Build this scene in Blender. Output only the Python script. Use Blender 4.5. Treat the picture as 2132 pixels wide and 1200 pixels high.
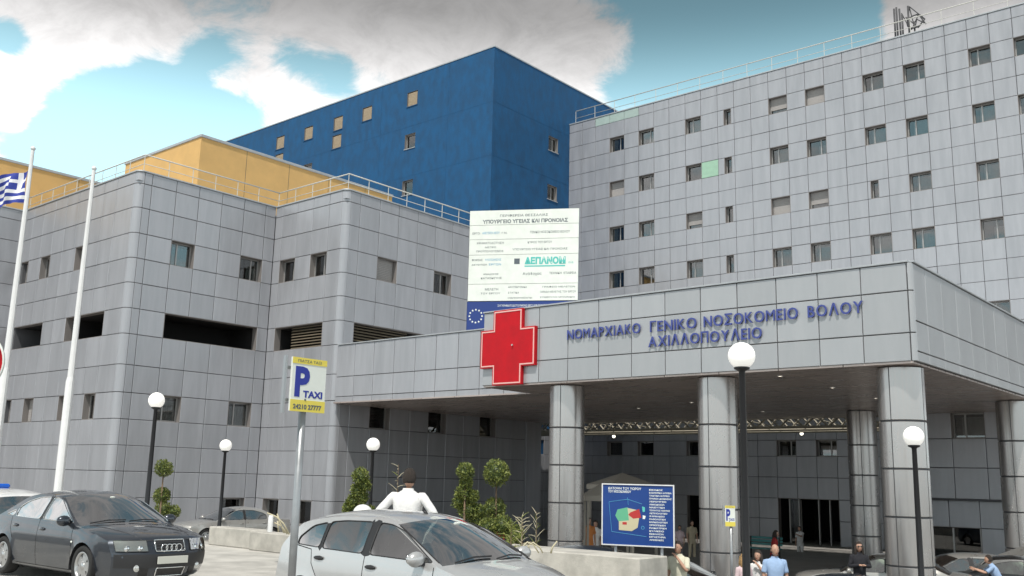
import bpy, bmesh, math, random
from mathutils import Vector, Matrix, Quaternion
from mathutils.geometry import delaunay_2d_cdt
random.seed(7)
for o in list(bpy.data.objects): bpy.data.objects.remove(o)
SC = bpy.context.scene
COL = SC.collection
R = math.radians

# ---------------------------------------------------------------- camera
F_PX, YAW, PITCH, ROLL = 2013.75, -0.70606, 0.19512, 0.02384
def cam_axes():
    cy, sy, cp, sp = math.cos(YAW), math.sin(YAW), math.cos(PITCH), math.sin(PITCH)
    fwd = Vector((sy*cp, cy*cp, sp)); right = Vector((cy, -sy, 0)); up = right.cross(fwd)
    return right*math.cos(ROLL)+up*math.sin(ROLL), -right*math.sin(ROLL)+up*math.cos(ROLL), fwd
CR, CU, CF = cam_axes()
cd = bpy.data.cameras.new('camera'); cam = bpy.data.objects.new('camera', cd); COL.objects.link(cam)
cam.matrix_world = Matrix(((CR.x, CU.x, -CF.x, 0), (CR.y, CU.y, -CF.y, 0), (CR.z, CU.z, -CF.z, 0), (0, 0, 0, 1)))
cd.sensor_width = 36; cd.lens = F_PX/2132*36; cd.clip_end = 3000; cd.clip_start = 0.1
SC.camera = cam
def ray(x, y): return CR*((x-1066)/F_PX)+CU*((600-y)/F_PX)+CF
def at(x, y, X=None, Y=None, Z=None, D=None):
    """survey point: where the sight line of a photo point meets a plane or a depth"""
    d = ray(x, y)
    t = X/d.x if X is not None else Y/d.y if Y is not None else Z/d.z if Z is not None else D
    return d*t

# ---------------------------------------------------------------- light
SUN_EL, SUN_AZ = R(60), math.atan2(0.42, -0.90)      # azimuth measured from +Y towards +X
sund = Vector((math.sin(SUN_AZ)*math.cos(SUN_EL), math.cos(SUN_AZ)*math.cos(SUN_EL), math.sin(SUN_EL)))
ld = bpy.data.lights.new('sun', 'SUN'); ld.energy = 2.7; ld.angle = R(0.6); ld.color = (1, .96, .9)
sun = bpy.data.objects.new('sun', ld); COL.objects.link(sun)
sun.rotation_euler = (-sund).to_track_quat('-Z', 'Y').to_euler()

SC.view_settings.view_transform = 'Standard'; SC.view_settings.look = 'None'
SC.view_settings.exposure = 0.6; SC.view_settings.gamma = 1

class NT:
    """small helper for node trees"""
    def __init__(s, nt): s.nt = nt; s.n = nt.nodes; s.l = nt.links
    def new(s, t, **k):
        n = s.n.new(t)
        for a, b in k.items():
            if a.startswith('i_'): n.inputs[a[2:]].default_value = b
            else: setattr(n, a, b)
        return n
    def link(s, a, b): s.l.new(a, b)
    def math(s, op, a, b=None, c=None, clamp=False):
        n = s.n.new('ShaderNodeMath'); n.operation = op; n.use_clamp = clamp
        for i, v in enumerate((a, b, c)):
            if v is None: continue
            if isinstance(v, (int, float)): n.inputs[i].default_value = v
            else: s.l.new(v, n.inputs[i])
        return n.outputs[0]
    def mix(s, f, a, b, mode='MIX'):
        n = s.n.new('ShaderNodeMix'); n.data_type = 'RGBA'; n.blend_type = mode; n.clamp_factor = True
        for sock, v in ((n.inputs[0], f), (n.inputs[6], a), (n.inputs[7], b)):
            if isinstance(v, (int, float)): sock.default_value = v
            elif isinstance(v, (tuple, list)): sock.default_value = tuple(v)+((1,) if len(v) == 3 else ())
            else: s.l.new(v, sock)
        return n.outputs[2]
    def ramp(s, f, p):
        n = s.n.new('ShaderNodeMapRange'); n.interpolation_type = 'SMOOTHSTEP'
        s.l.new(f, n.inputs[0]); n.inputs[1].default_value = p[0]; n.inputs[2].default_value = p[1]
        n.inputs[3].default_value = p[2]; n.inputs[4].default_value = p[3]
        return n.outputs[0]
    def noise(s, vec, scale, detail=4, rough=.55, dist=0):
        n = s.n.new('ShaderNodeTexNoise'); n.inputs['Scale'].default_value = scale
        n.inputs['Detail'].default_value = detail; n.inputs['Roughness'].default_value = rough
        n.inputs['Distortion'].default_value = dist
        if vec is not None: s.l.new(vec, n.inputs['Vector'])
        return n.outputs[0]

W = bpy.data.worlds.new('World'); SC.world = W; W.use_nodes = True
w = NT(W.node_tree); w.n.clear()
geo = w.new('ShaderNodeTexCoord'); vm = w.new('ShaderNodeVectorMath', operation='NORMALIZE')
w.link(geo.outputs['Generated'], vm.inputs[0]); DIR = vm.outputs[0]
sep = w.new('ShaderNodeSeparateXYZ'); w.link(DIR, sep.inputs[0])
sky = w.new('ShaderNodeTexSky', sky_type='NISHITA'); sky.sun_disc = False
sky.sun_elevation = SUN_EL; sky.sun_rotation = SUN_AZ; sky.dust_density = 1.0
nish = w.mix(1.0, sky.outputs[0], (.105*1.5, .105*1.75, .105*1.25), 'MULTIPLY')
# cloud cover: a slab of noise projected on a high plane, with open patches of blue where the place has them
zz = w.math('ADD', w.math('MAXIMUM', sep.outputs[2], 0), .22)
cx = w.math('DIVIDE', sep.outputs[0], zz); cyy = w.math('DIVIDE', sep.outputs[1], zz)
cmb = w.new('ShaderNodeCombineXYZ'); w.link(cx, cmb.inputs[0]); w.link(cyy, cmb.inputs[1])
n1 = w.noise(cmb.outputs[0], 2.6, 8, .60, .35)
n2 = w.noise(cmb.outputs[0], 8.0, 10, .68, .5)
cover = w.math('ADD', .62, w.math('ADD', w.math('MULTIPLY', w.math('SUBTRACT', n1, .5), 1.9), w.math('MULTIPLY', w.math('SUBTRACT', n2, .5), 1.35)))
def blob(px, py, rad, wt):
    c = ray(px, py).normalized()
    d = w.new('ShaderNodeVectorMath', operation='DISTANCE'); w.link(DIR, d.inputs[0]); d.inputs[1].default_value = c
    g = w.ramp(d.outputs['Value'], (0, rad/2014., wt, 0))
    return g
tot = None
for px, py, rad, wt in ((150, 270, 150, -1.0), (290, 230, 170, -1.15), (430, 260, 130, -1.0), (540, 240, 80, -.5), (360, 330, 240, -.9), (220, 330, 150, -.7),
                        (610, 135, 75, -.6), (700, 150, 90, -.8), (800, 150, 70, -.6), (430, 115, 70, -.6),
                        (20, 75, 60, -.7), (1420, 60, 150, -1.1), (1560, 80, 230, -1.4), (1720, 60, 170, -1.1), (1400, 150, 130, -1.0), (1290, 190, 60, -.4), (1520, 200, 200, -.9),
                        (1000, 60, 280, .9), (560, 200, 110, .7), (450, 170, 70, .6), (200, 60, 260, .7), (800, 20, 300, .8), (1150, 130, 150, .8), (20, 190, 90, .9), (20, 250, 40, .6),
                        (1580, 150, 42, 1.0), (1950, 20, 130, 1.6), (2100, 0, 130, 1.0)):
    g = blob(px, py, rad, wt); tot = g if tot is None else w.math('ADD', tot, g)
mask = w.ramp(w.math('ADD', cover, tot), (.32, .78, 0, 1))
el = sep.outputs[2]
shade = w.ramp(el, (.335, .465, 1.0, .25))                    # the cloud deck greys towards the zenith
shadb = w.ramp(el, (.33, .48, 1.0, .50))
ccol = w.mix(shade, (.02, .02, .02), (.92, .905, .90))
lowm = w.ramp(el, (.28, .46, .85, .0))
bcol = w.mix(1.0, w.mix(lowm, nish, (.52, .84, .97)), shadb, 'MULTIPLY')
n3 = w.ramp(n2, (.32, .66, .84, 1.06))
ccol = w.mix(1.0, ccol, n3, 'MULTIPLY')
fin = w.mix(mask, bcol, ccol)
bg = w.new('ShaderNodeBackground'); w.link(fin, bg.inputs[0]); bg.inputs[1].default_value = 1.0
wo = w.new('ShaderNodeOutputWorld'); w.link(bg.outputs[0], wo.inputs[0])

# ---------------------------------------------------------------- materials
MATS = {}
def mat(name, col, rough=.6, metal=0, var=.0, nscale=6, nvar=.0, stretch=None, bump=0, bscale=60, spec=.5, emit=None, coat=0, rnd=0, alpha=None, sheen=0):
    m = bpy.data.materials.new(name); m.use_nodes = True; t = NT(m.node_tree); b = t.n['Principled BSDF']
    b.inputs['Base Color'].default_value = (*col, 1); b.inputs['Roughness'].default_value = rough
    b.inputs['Metallic'].default_value = metal; b.inputs['Specular IOR Level'].default_value = spec
    b.inputs['Coat Weight'].default_value = coat; b.inputs['Coat Roughness'].default_value = .04
    c = None
    if nvar or rnd or bump:
        g = t.new('ShaderNodeNewGeometry'); mp = t.new('ShaderNodeMapping'); t.link(g.outputs['Position'], mp.inputs[0])
        if stretch: mp.inputs['Scale'].default_value = stretch
    if nvar:
        n = t.noise(mp.outputs[0], nscale, 6, .6)
        f = t.ramp(n, (.25, .75, 1-nvar, 1+nvar)); c = t.mix(1.0, col, f, 'MULTIPLY')
        t.link(c, b.inputs['Base Color'])
        t.link(t.ramp(n, (.2, .8, max(.02, rough-.08), min(1, rough+.08))), b.inputs['Roughness'])
    if rnd:
        oi = t.new('ShaderNodeObjectInfo')
        f = t.ramp(oi.outputs['Random'], (0, 1, 1-rnd, 1+rnd)); c = t.mix(1.0, c if c is not None else col, f, 'MULTIPLY')
        t.link(c, b.inputs['Base Color'])
    if bump:
        bn = t.new('ShaderNodeBump'); bn.inputs['Strength'].default_value = bump; bn.inputs['Distance'].default_value = .02
        t.link(t.noise(mp.outputs[0], bscale, 5, .6), bn.inputs['Height']); t.link(bn.outputs[0], b.inputs['Normal'])
    if emit: b.inputs['Emission Color'].default_value = (*emit[0], 1); b.inputs['Emission Strength'].default_value = emit[1]
    MATS[name] = m
    return m
def glassmat(name, tint, refl=.12, rough=.01):
    m = bpy.data.materials.new(name); m.use_nodes = True; t = NT(m.node_tree); t.n.clear()
    tr = t.new('ShaderNodeBsdfTransparent'); tr.inputs[0].default_value = (*tint, 1)
    gl = t.new('ShaderNodeBsdfGlossy'); gl.inputs['Roughness'].default_value = rough; gl.inputs[0].default_value = (.95, .95, .95, 1)
    lw = t.new('ShaderNodeFresnel'); lw.inputs[0].default_value = 1.5
    f = t.math('ADD', t.math('MULTIPLY', lw.outputs[0], 1.2 if refl < .1 else 1.8), refl, clamp=True)
    mx = t.new('ShaderNodeMixShader'); t.link(f, mx.inputs[0]); t.link(tr.outputs[0], mx.inputs[1]); t.link(gl.outputs[0], mx.inputs[2])
    o = t.new('ShaderNodeOutputMaterial'); t.link(mx.outputs[0], o.inputs[0]); MATS[name] = m
    return m
M_PANEL = mat('aluminium_panel', (.40, .406, .432), .38, .32, nvar=.085, nscale=1.6, stretch=(1.6, 1.6, .22), rnd=.05, bump=.28, bscale=.7)
M_PANEL_W = mat('canopy_panel', (.40, .41, .425), .40, .3, nvar=.06, nscale=1.4, stretch=(1.5, 1.5, .3), rnd=.04, bump=.25, bscale=.7)
M_COLUMN = mat('column_cladding', (.46, .44, .43), .26, .72, nvar=.04, nscale=.8, stretch=(1, 1, .5), rnd=.04)
M_GAP = mat('panel_backing', (.095, .097, .105), .8)
M_COPING = mat('roof_coping', (.42, .44, .46), .5, .3, nvar=.08, nscale=2)
M_ORANGE = mat('orange_render', (.64, .40, .155), .9, nvar=.06, nscale=1.2, bump=.25, bscale=30)
M_BLUE = mat('blue_render', (.0045, .070, .178), .85, nvar=.20, nscale=2.2, stretch=(1.0, 1.0, .5), bump=.4, bscale=25)
M_RAIL = mat('rail_paint', (.56, .55, .51), .5)
M_GIRDER = mat('girder_paint', (.30, .27, .21), .7)
M_WHITEMETAL = mat('white_metal', (.74, .74, .74), .4, 0, nvar=.03)
M_GREYMETAL = mat('grey_metal', (.38, .39, .40), .4, .7, nvar=.08, nscale=10)
M_FRAME = mat('window_frame', (.42, .41, .40), .45, .5)
M_REVEAL = mat('window_reveal', (.24, .22, .21), .6, .2)
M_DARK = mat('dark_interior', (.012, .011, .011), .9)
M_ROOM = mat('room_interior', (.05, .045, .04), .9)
M_CURTAIN = mat('pale_curtain', (.44, .44, .42), .85, nvar=.25, nscale=14, stretch=(6, 6, .2))
M_BLIND = mat('roller_blind', (.36, .34, .33), .75, nvar=.05, nscale=8)
M_SHUTTER = mat('beige_shutter', (.32, .25, .17), .75, nvar=.15, nscale=9)
M_LOUVRE = mat('brown_louvre', (.16, .13, .09), .6, nvar=.2, nscale=8)
M_GREENP = mat('pale_green_panel', (.36, .45, .42), .4, nvar=.06, nscale=3)
M_GREEN = mat('green_panel', (.33, .52, .39), .4, nvar=.08, nscale=4)
M_SOFFIT = mat('soffit_panel', (.44, .37, .34), .30, .35, nvar=.10, nscale=1.5, stretch=(.5, 3, 1), rnd=.05)
M_CONCRETE = mat('pale_concrete', (.43, .415, .385), .9, nvar=.24, nscale=1.3, bump=.3, bscale=40)
M_KERB = mat('parapet_concrete', (.44, .42, .38), .9, nvar=.22, nscale=2.5, bump=.3, bscale=45)
M_ASPHALT = mat('worn_asphalt', (.11, .108, .104), .92, nvar=.22, nscale=1.0, bump=.4, bscale=50)
M_PAVING = mat('forecourt_paving', (.22, .21, .195), .9, nvar=.15, nscale=.9, bump=.3, bscale=40)
M_GLASS = glassmat('window_glass', (.66, .68, .68), .05)
M_CARGLASS = glassmat('car_glass', (.42, .50, .48), .34)
M_RED = mat('red_enamel', (.50, .004, .012), .55, nvar=.12, nscale=2, spec=.3)
M_PINK = mat('pale_red_trim', (.80, .45, .42), .5)
M_LETTER = mat('blue_letter', (.05, .07, .27), .4)
M_WHITE = mat('white_board', (.74, .77, .72), .6, nvar=.05, nscale=3)
M_INK = mat('dark_print', (.10, .12, .14), .7)
M_TEAL = mat('teal_print', (.10, .50, .45), .6)
M_CYAN = mat('cyan_print', (.08, .35, .55), .6)
M_EUBLUE = mat('navy_print', (.012, .04, .20), .55)
M_STAR = mat('star_print', (.82, .85, .80), .6)
M_BLACK = mat('black_paint', (.012, .012, .014), .35)
M_YELLOW = mat('yellow_print', (.75, .62, .10), .6)
M_SIGNBLUE = mat('sign_blue', (.015, .03, .30), .5)
M_GLOBE = mat('opal_globe', (.9, .89, .86), .3, emit=((1, .97, .9), .30))
M_LIT = mat('lit_downlight', (.9, .88, .8), .3, emit=((1, .92, .75), 2.5))
M_RUBBER = mat('tyre_rubber', (.018, .018, .018), .8)
M_ALLOY = mat('alloy_rim', (.50, .50, .50), .3, .8)
M_CHROME = mat('chrome', (.75, .75, .75), .12, 1)
M_PLASTIC = mat('black_plastic', (.02, .02, .022), .5)
M_SEAT = mat('seat_fabric', (.055, .055, .055), .9)
M_HEADL = mat('headlamp_reflector', (.62, .62, .60), .2, .6)
M_REDLENS = mat('red_lens', (.45, .01, .01), .2)
M_AMBER = mat('amber_lens', (.8, .35, .03), .2)
M_PLATE = mat('licence_plate', (.55, .55, .50), .5)
M_TRUNKBARK = mat('bark', (.16, .11, .07), .9, nvar=.2, nscale=20)
M_LEAF = [mat('leaf_light', (.19, .215, .045), .6, nvar=.3, nscale=12), mat('leaf_mid', (.10, .135, .03), .6, nvar=.3, nscale=12), mat('leaf_dark', (.05, .075, .018), .6, nvar=.3, nscale=12)]
M_DRY = mat('dry_stem', (.52, .47, .33), .8)
M_REDFLOWER = mat('red_flower', (.4, .03, .02), .6)
M_SKIN = mat('skin', (.46, .27, .19), .5, nvar=.05, nscale=20)
M_HAIR = mat('dark_hair', (.03, .021, .016), .7, nvar=.4, nscale=60, bump=1, bscale=120)
M_HAIRF = mat('fair_hair', (.36, .22, .09), .6, nvar=.3, nscale=60, bump=1, bscale=120)
M_TENT = mat('tent_canvas', (.34, .31, .27), .85)
M_STEELDARK = mat('dark_antenna', (.05, .05, .055), .6)
def paint(name, col, metal=.5, flake=.03):
    return mat(name, col, .32, metal, coat=1.0, nvar=flake, nscale=3)

# ---------------------------------------------------------------- mesh helpers
class MB:
    def __init__(s): s.v = []; s.f = []; s.m = []; s.mats = []; s.sm = []
    def mi(s, m):
        if m not in s.mats: s.mats.append(m)
        return s.mats.index(m)
    def add(s, vs, fs, m, smooth=False):
        o = len(s.v); k = s.mi(m); s.v += [tuple(v) for v in vs]
        for f in fs: s.f.append(tuple(i+o for i in f)); s.m.append(k); s.sm.append(smooth)
    def box(s, a, b, m, M=None, bev=0):
        x0, y0, z0 = a; x1, y1, z1 = b
        if bev:
            q = []
            for (X, Y, Z) in ((x, y, z) for z in (z0, z1) for y in (y0, y1) for x in (x0, x1)):
                sx = bev if X == x0 else -bev; sy = bev if Y == y0 else -bev; sz = bev if Z == z0 else -bev
                q.append(((X+sx, Y+sy, Z), (X+sx, Y, Z+sz), (X, Y+sy, Z+sz)))
            vs = [p for t in q for p in t]
            i = lambda c, k: c*3+k
            F = [(i(0,0),i(2,0),i(3,0),i(1,0)), (i(4,0),i(5,0),i(7,0),i(6,0)), (i(0,1),i(1,1),i(5,1),i(4,1)), (i(2,1),i(6,1),i(7,1),i(3,1)), (i(0,2),i(4,2),i(6,2),i(2,2)), (i(1,2),i(3,2),i(7,2),i(5,2))]
            F += [(i(0,0),i(1,0),i(1,1),i(0,1)), (i(2,0),i(2,1),i(3,1),i(3,0)), (i(4,0),i(4,1),i(5,1),i(5,0)), (i(6,0),i(7,0),i(7,1),i(6,1)),
                  (i(0,0),i(0,2),i(2,2),i(2,0)), (i(1,0),i(3,0),i(3,2),i(1,2)), (i(4,0),i(6,0),i(6,2),i(4,2)), (i(5,0),i(5,2),i(7,2),i(7,0)),
                  (i(0,1),i(4,1),i(4,2),i(0,2)), (i(1,1),i(1,2),i(5,2),i(5,1)), (i(2,1),i(2,2),i(6,2),i(6,1)), (i(3,1),i(7,1),i(7,2),i(3,2))]
            F += [tuple(i(c, k) for k in range(3)) for c in range(8)]
        else:
            vs = [(x0,y0,z0),(x1,y0,z0),(x1,y1,z0),(x0,y1,z0),(x0,y0,z1),(x1,y0,z1),(x1,y1,z1),(x0,y1,z1)]
            F = [(0,3,2,1),(4,5,6,7),(0,1,5,4),(1,2,6,5),(2,3,7,6),(3,0,4,7)]
        if M is not None: vs = [M @ Vector(v) for v in vs]
        s.add(vs, F, m)
    def tube(s, pts, r, m, n=8, cap=True, closed=False):
        pts = [Vector(p) for p in pts]; rs = r if isinstance(r, (list, tuple)) else [r]*len(pts)
        rings = []; N = len(pts); up = None
        for i, p in enumerate(pts):
            a = pts[(i-1) % N] if (closed or i) else pts[0]; b = pts[(i+1) % N] if (closed or i < N-1) else pts[-1]
            t = (b-a).normalized()
            if up is None: up = Vector((0, 0, 1)) if abs(t.z) < .9 else Vector((1, 0, 0))
            u = t.cross(up).normalized(); v = u.cross(t).normalized(); up = v
            rings.append([p+u*math.cos(2*math.pi*k/n)*rs[i]+v*math.sin(2*math.pi*k/n)*rs[i] for k in range(n)])
        vs = [q for g in rings for q in g]; fs = []
        for i in range(N if closed else N-1):
            j = (i+1) % N
            for k in range(n): fs.append((i*n+k, i*n+(k+1) % n, j*n+(k+1) % n, j*n+k))
        if cap and not closed: fs += [tuple(range(n))[::-1], tuple((N-1)*n+k for k in range(n))]
        s.add(vs, fs, m, n > 5)
    def lathe(s, prof, m, n=24, M=None, a0=0, a1=2*math.pi):
        """profile of (radius, height) spun round z"""
        full = abs(a1-a0-2*math.pi) < 1e-6; k = n if full else n+1
        vs = [Vector((r*math.cos(a0+(a1-a0)*i/n), r*math.sin(a0+(a1-a0)*i/n), z)) for r, z in prof for i in range(k)]
        if M is not None: vs = [M @ v for v in vs]
        fs = []
        for j in range(len(prof)-1):
            for i in range(n):
                i2 = (i+1) % k
                fs.append((j*k+i, j*k+i2, (j+1)*k+i2, (j+1)*k+i))
        s.add(vs, fs, m, True)
    def sphere(s, c, r, m, n=16, sc=(1, 1, 1), M=None):
        c = Vector(c); h = n//2; vs = []
        for j in range(h+1):
            th = math.pi*j/h
            for i in range(n):
                v = Vector((math.sin(th)*math.cos(2*math.pi*i/n)*sc[0], math.sin(th)*math.sin(2*math.pi*i/n)*sc[1], math.cos(th)*sc[2]))*r
                vs.append((M @ v if M is not None else v)+c)
        s.add(vs, [(j*n+i, (j+1)*n+i, (j+1)*n+(i+1) % n, j*n+(i+1) % n) for j in range(h) for i in range(n)], m, True)
    def prism(s, poly, y0, y1, m, M=None):
        """polygon in x,z pulled along y"""
        n = len(poly); vs = [Vector((x, y0, z)) for x, z in poly]+[Vector((x, y1, z)) for x, z in poly]
        if M is not None: vs = [M @ v for v in vs]
        s.add(vs, [tuple(range(n)), tuple(range(2*n-1, n-1, -1))]+[(i, i+n, (i+1) % n+n, (i+1) % n) for i in range(n)], m)
    def mesh(s, name):
        me = bpy.data.meshes.new(name); me.from_pydata(s.v, [], s.f)
        for m in s.mats: me.materials.append(m)
        me.polygons.foreach_set('material_index', s.m); me.polygons.foreach_set('use_smooth', s.sm)
        me.validate(); me.update(); return me
    def build(s, name, parent=None, M=None, fix=False):
        me = s.mesh(name)
        if fix:
            b = bmesh.new(); b.from_mesh(me); bmesh.ops.remove_doubles(b, verts=b.verts, dist=1e-5); bmesh.ops.recalc_face_normals(b, faces=b.faces); b.to_mesh(me); b.free()
        return link(name, me, parent, M)
def link(name, me, parent=None, M=None):
    o = bpy.data.objects.new(name, me); COL.objects.link(o)
    if parent is not None: o.parent = parent
    if M is not None: o.matrix_local = M
    return o
def tag(o, label=None, cat=None, group=None, kind=None):
    if label: o['label'] = label
    if cat: o['category'] = cat
    if group: o['group'] = group
    if kind: o['kind'] = kind
    return o
def thing(name, label, cat, loc=(0, 0, 0), rz=0, group=None):
    o = bpy.data.objects.new(name, None); COL.objects.link(o); o.location = loc; o.rotation_euler = (0, 0, rz)
    o.empty_display_size = .2
    return tag(o, label, cat, group)
def copy_thing(src, loc, rz, label, group=None):
    r = src.copy(); COL.objects.link(r); r.location = loc; r.rotation_euler = (0, 0, rz); r['label'] = label
    if group: r['group'] = group
    for ch in src.children:
        c = ch.copy(); COL.objects.link(c); c.parent = r
        for g in ch.children:
            d = g.copy(); COL.objects.link(d); d.parent = c
    return r
TMP = bpy.data.objects.new
def text_mesh(s, size, m, ext=.0, off=0, align='LEFT', width=None):
    """flat or raised lettering as a mesh in the x,z plane, facing -y; returns mesh and its width"""
    cu = bpy.data.curves.new('lettering', 'FONT'); cu.body = s; cu.size = size; cu.extrude = ext; cu.offset = off; cu.align_x = align; cu.resolution_u = 3
    o = bpy.data.objects.new('lettering', cu); COL.objects.link(o); bpy.context.view_layer.update()
    me = bpy.data.meshes.new_from_object(o.evaluated_get(bpy.context.evaluated_depsgraph_get()))
    COL.objects.unlink(o); bpy.data.objects.remove(o); bpy.data.curves.remove(cu)
    xs = [v.co.x for v in me.vertices] or [0]; wd = max(xs)-min(xs)
    k = width/wd if width and wd > 0 else 1
    x0 = min(xs)
    for v in me.vertices:
        x, y, z = v.co; v.co = ((x*k if align != 'LEFT' else (x-x0)*k), -z, y)
    me.materials.clear(); me.materials.append(m)
    return me, wd*k
def text(name, s, parent, M, size, m, ext=.002, off=0, align='LEFT', width=None):
    me, wd = text_mesh(s, size, m, ext, off, align, width)
    return link(name, me, parent, M)
def frame_matrix(o, u, n):
    """local x = u, local -y = outward normal n, local z = up"""
    u = Vector(u).normalized(); y = -Vector(n).normalized(); z = Vector((0, 0, 1))
    return Matrix(((u.x, y.x, z.x, o[0]), (u.y, y.y, z.y, o[1]), (u.z, y.z, z.z, o[2]), (0, 0, 0, 1)))

STREET_Z, LOW_Z = -1.84, -3.25
def gz(x, y):
    k = max(0., min(1., (34-y)/12.)); return LOW_Z+.038*max(0., -x-15)*k if y < 34 else LOW_Z
# ---------------------------------------------------------------- ground
EDGE_Y, EDGE_X = 15.15, -9.55
mb = MB()
xs = [-1500, -400, -120, -80, -60]+[-55+2.5*i for i in range(19)]+[EDGE_X+.4, -5, 0, 10, 30, 100, 400, 1500]
ys = [-1500, -300, -60, -20, 0, 8, EDGE_Y-.3]+[16+1.5*i for i in range(20)]+[50, 60, 100, 300, 1500]
vs = [(x, y, gz(max(x, -60), y) if y > EDGE_Y-1 else LOW_Z) for y in ys for x in xs]
n = len(xs)
mb.add(vs, [(j*n+i, j*n+i+1, (j+1)*n+i+1, (j+1)*n+i) for j in range(len(ys)-1) for i in range(n-1)], M_PAVING, True)
tag(mb.build('ground'), kind='structure')
mb = MB(); mb.box((-300, -200, STREET_Z-.35), (EDGE_X, EDGE_Y, STREET_Z), M_CONCRETE)
tag(mb.build('street'), kind='structure')
mb = MB(); mb.box((-60, -14, STREET_Z), (EDGE_X-.02, 4.6, STREET_Z+.004), M_ASPHALT)
tag(mb.build('road'), kind='structure')
mb = MB()
for x in range(-58, -12, 3): mb.box((x, .9, STREET_Z+.004), (x+1.5, 1.05, STREET_Z+.008), M_WHITEMETAL)
tag(mb.build('road_markings'), kind='structure')
mb = MB(); mb.box((-300, EDGE_Y, -4.2), (EDGE_X, EDGE_Y+.3, STREET_Z-.02), M_KERB); mb.box((EDGE_X, -40, -4.2), (EDGE_X+.3, EDGE_Y+.3, STREET_Z-.02), M_KERB)
tag(mb.build('retaining_wall'), kind='structure')
# parapet blocks along the street edge
pw = thing('parapet_wall', 'low pale concrete parapet wall between the dark sedan and the silver hatchback', 'wall', (0, 0, 0))
for x0, x1, dy, h in ((-22.6, -20.6, .0, .46), (-20.58, -18.0, -.18, .44), (-17.98, -15.4, -.18, .44), (-15.38, -12.9, -.18, .44), ):
    mb = MB(); mb.box((x0, EDGE_Y-.5+dy, STREET_Z+.002), (x1, EDGE_Y-.02+dy, STREET_Z+h), M_KERB, bev=.02); mb.build('coping_block', pw)
p0 = at(1331, 1163, Z=-1.30)
pw = thing('planter_wall', 'wide pale concrete planter wall with square end, right of the silver hatchback', 'wall', (0, 0, 0))
x1, yb = p0.x, p0.y
mb = MB(); mb.box((x1-2.6, yb, LOW_Z), (x1, yb+.95, -1.30), M_KERB, bev=.02); mb.build('coping_block', pw)
mb = MB(); mb.box((x1-5.3, yb, LOW_Z), (x1-2.62, yb+.95, -1.30), M_KERB, bev=.02); mb.build('coping_block', pw)
p1 = at(1300, 1184, Z=-1.95); p2 = at(1400, 1184, Z=-1.95)
pw = thing('low_kerb_wall', 'low pale kerb wall in front of the man in the cream shirt', 'wall', (0, 0, 0))
mb = MB(); mb.box((p1.x, p2.y-.2, LOW_Z), (p2.x, p2.y+.25, -1.95), M_KERB, bev=.02); mb.build('coping_block', pw)

# ---------------------------------------------------------------- facade system
PCACHE = {}
def panel_mesh(wd, ht, m, t=.05, bev=.012):
    k = ('p', round(wd, 2), round(ht, 2), m.name)
    if k not in PCACHE:
        a, b = wd/2, ht/2; e = bev
        vs = [(-a, t, -b), (a, t, -b), (a, t, b), (-a, t, b), (-a, e, -b), (a, e, -b), (a, e, b), (-a, e, b), (-a+e, 0, -b+e), (a-e, 0, -b+e), (a-e, 0, b-e), (-a+e, 0, b-e)]
        q = MB(); q.add(vs, [(8, 9, 10, 11)]+[(i, (i+1) % 4, (i+1) % 4+4, i+4) for i in range(4)]+[(i+4, (i+1) % 4+4, (i+1) % 4+8, i+8) for i in range(4)], m)
        PCACHE[k] = q.mesh('panel')
    return PCACHE[k]
def curved_mesh(r, ht, m, a0, a1, n=8, t=.05):
    k = ('c', round(r, 2), round(ht, 2), m.name, round(a0, 2), round(a1, 2))
    if k not in PCACHE:
        q = MB(); b = ht/2; g = .012/r
        q.lathe([(r-t, -b), (r-.01, -b), (r, -b+.01), (r, b-.01), (r-.01, b), (r-t, b)], m, n, a0=a0+g, a1=a1-g)
        me = q.mesh('panel')
        for p in me.polygons: p.use_smooth = True
        me.set_sharp_from_angle(angle=.6)
        PCACHE[k] = me
    return PCACHE[k]
PAN = {}
def add_panel(th, me, M, size):
    PAN.setdefault(th.name, (th, []))[1].append((size/(M.translation.length**2+1), me, M))
def flush_panels():
    for th, L in PAN.values():
        L.sort(key=lambda q: -q[0])
        for s, me, M in L[:299]: link('panel', me, th, M)
        if len(L) > 299:
            b = bmesh.new(); mats = []
            for s, me, M in L[299:]:
                c = me.copy(); c.transform(M); k = len(b.faces); b.from_mesh(c)
                mm = me.materials[0]
                if mm not in mats: mats.append(mm)
                b.faces.ensure_lookup_table()
                for f in b.faces[k:]: f.material_index = mats.index(mm)
                bpy.data.meshes.remove(c)
            me = bpy.data.meshes.new('panel_field'); b.to_mesh(me); b.free()
            for mm in mats: me.materials.append(mm)
            tag(link('panel_field', me, th), kind='stuff')
WCACHE = {}
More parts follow.
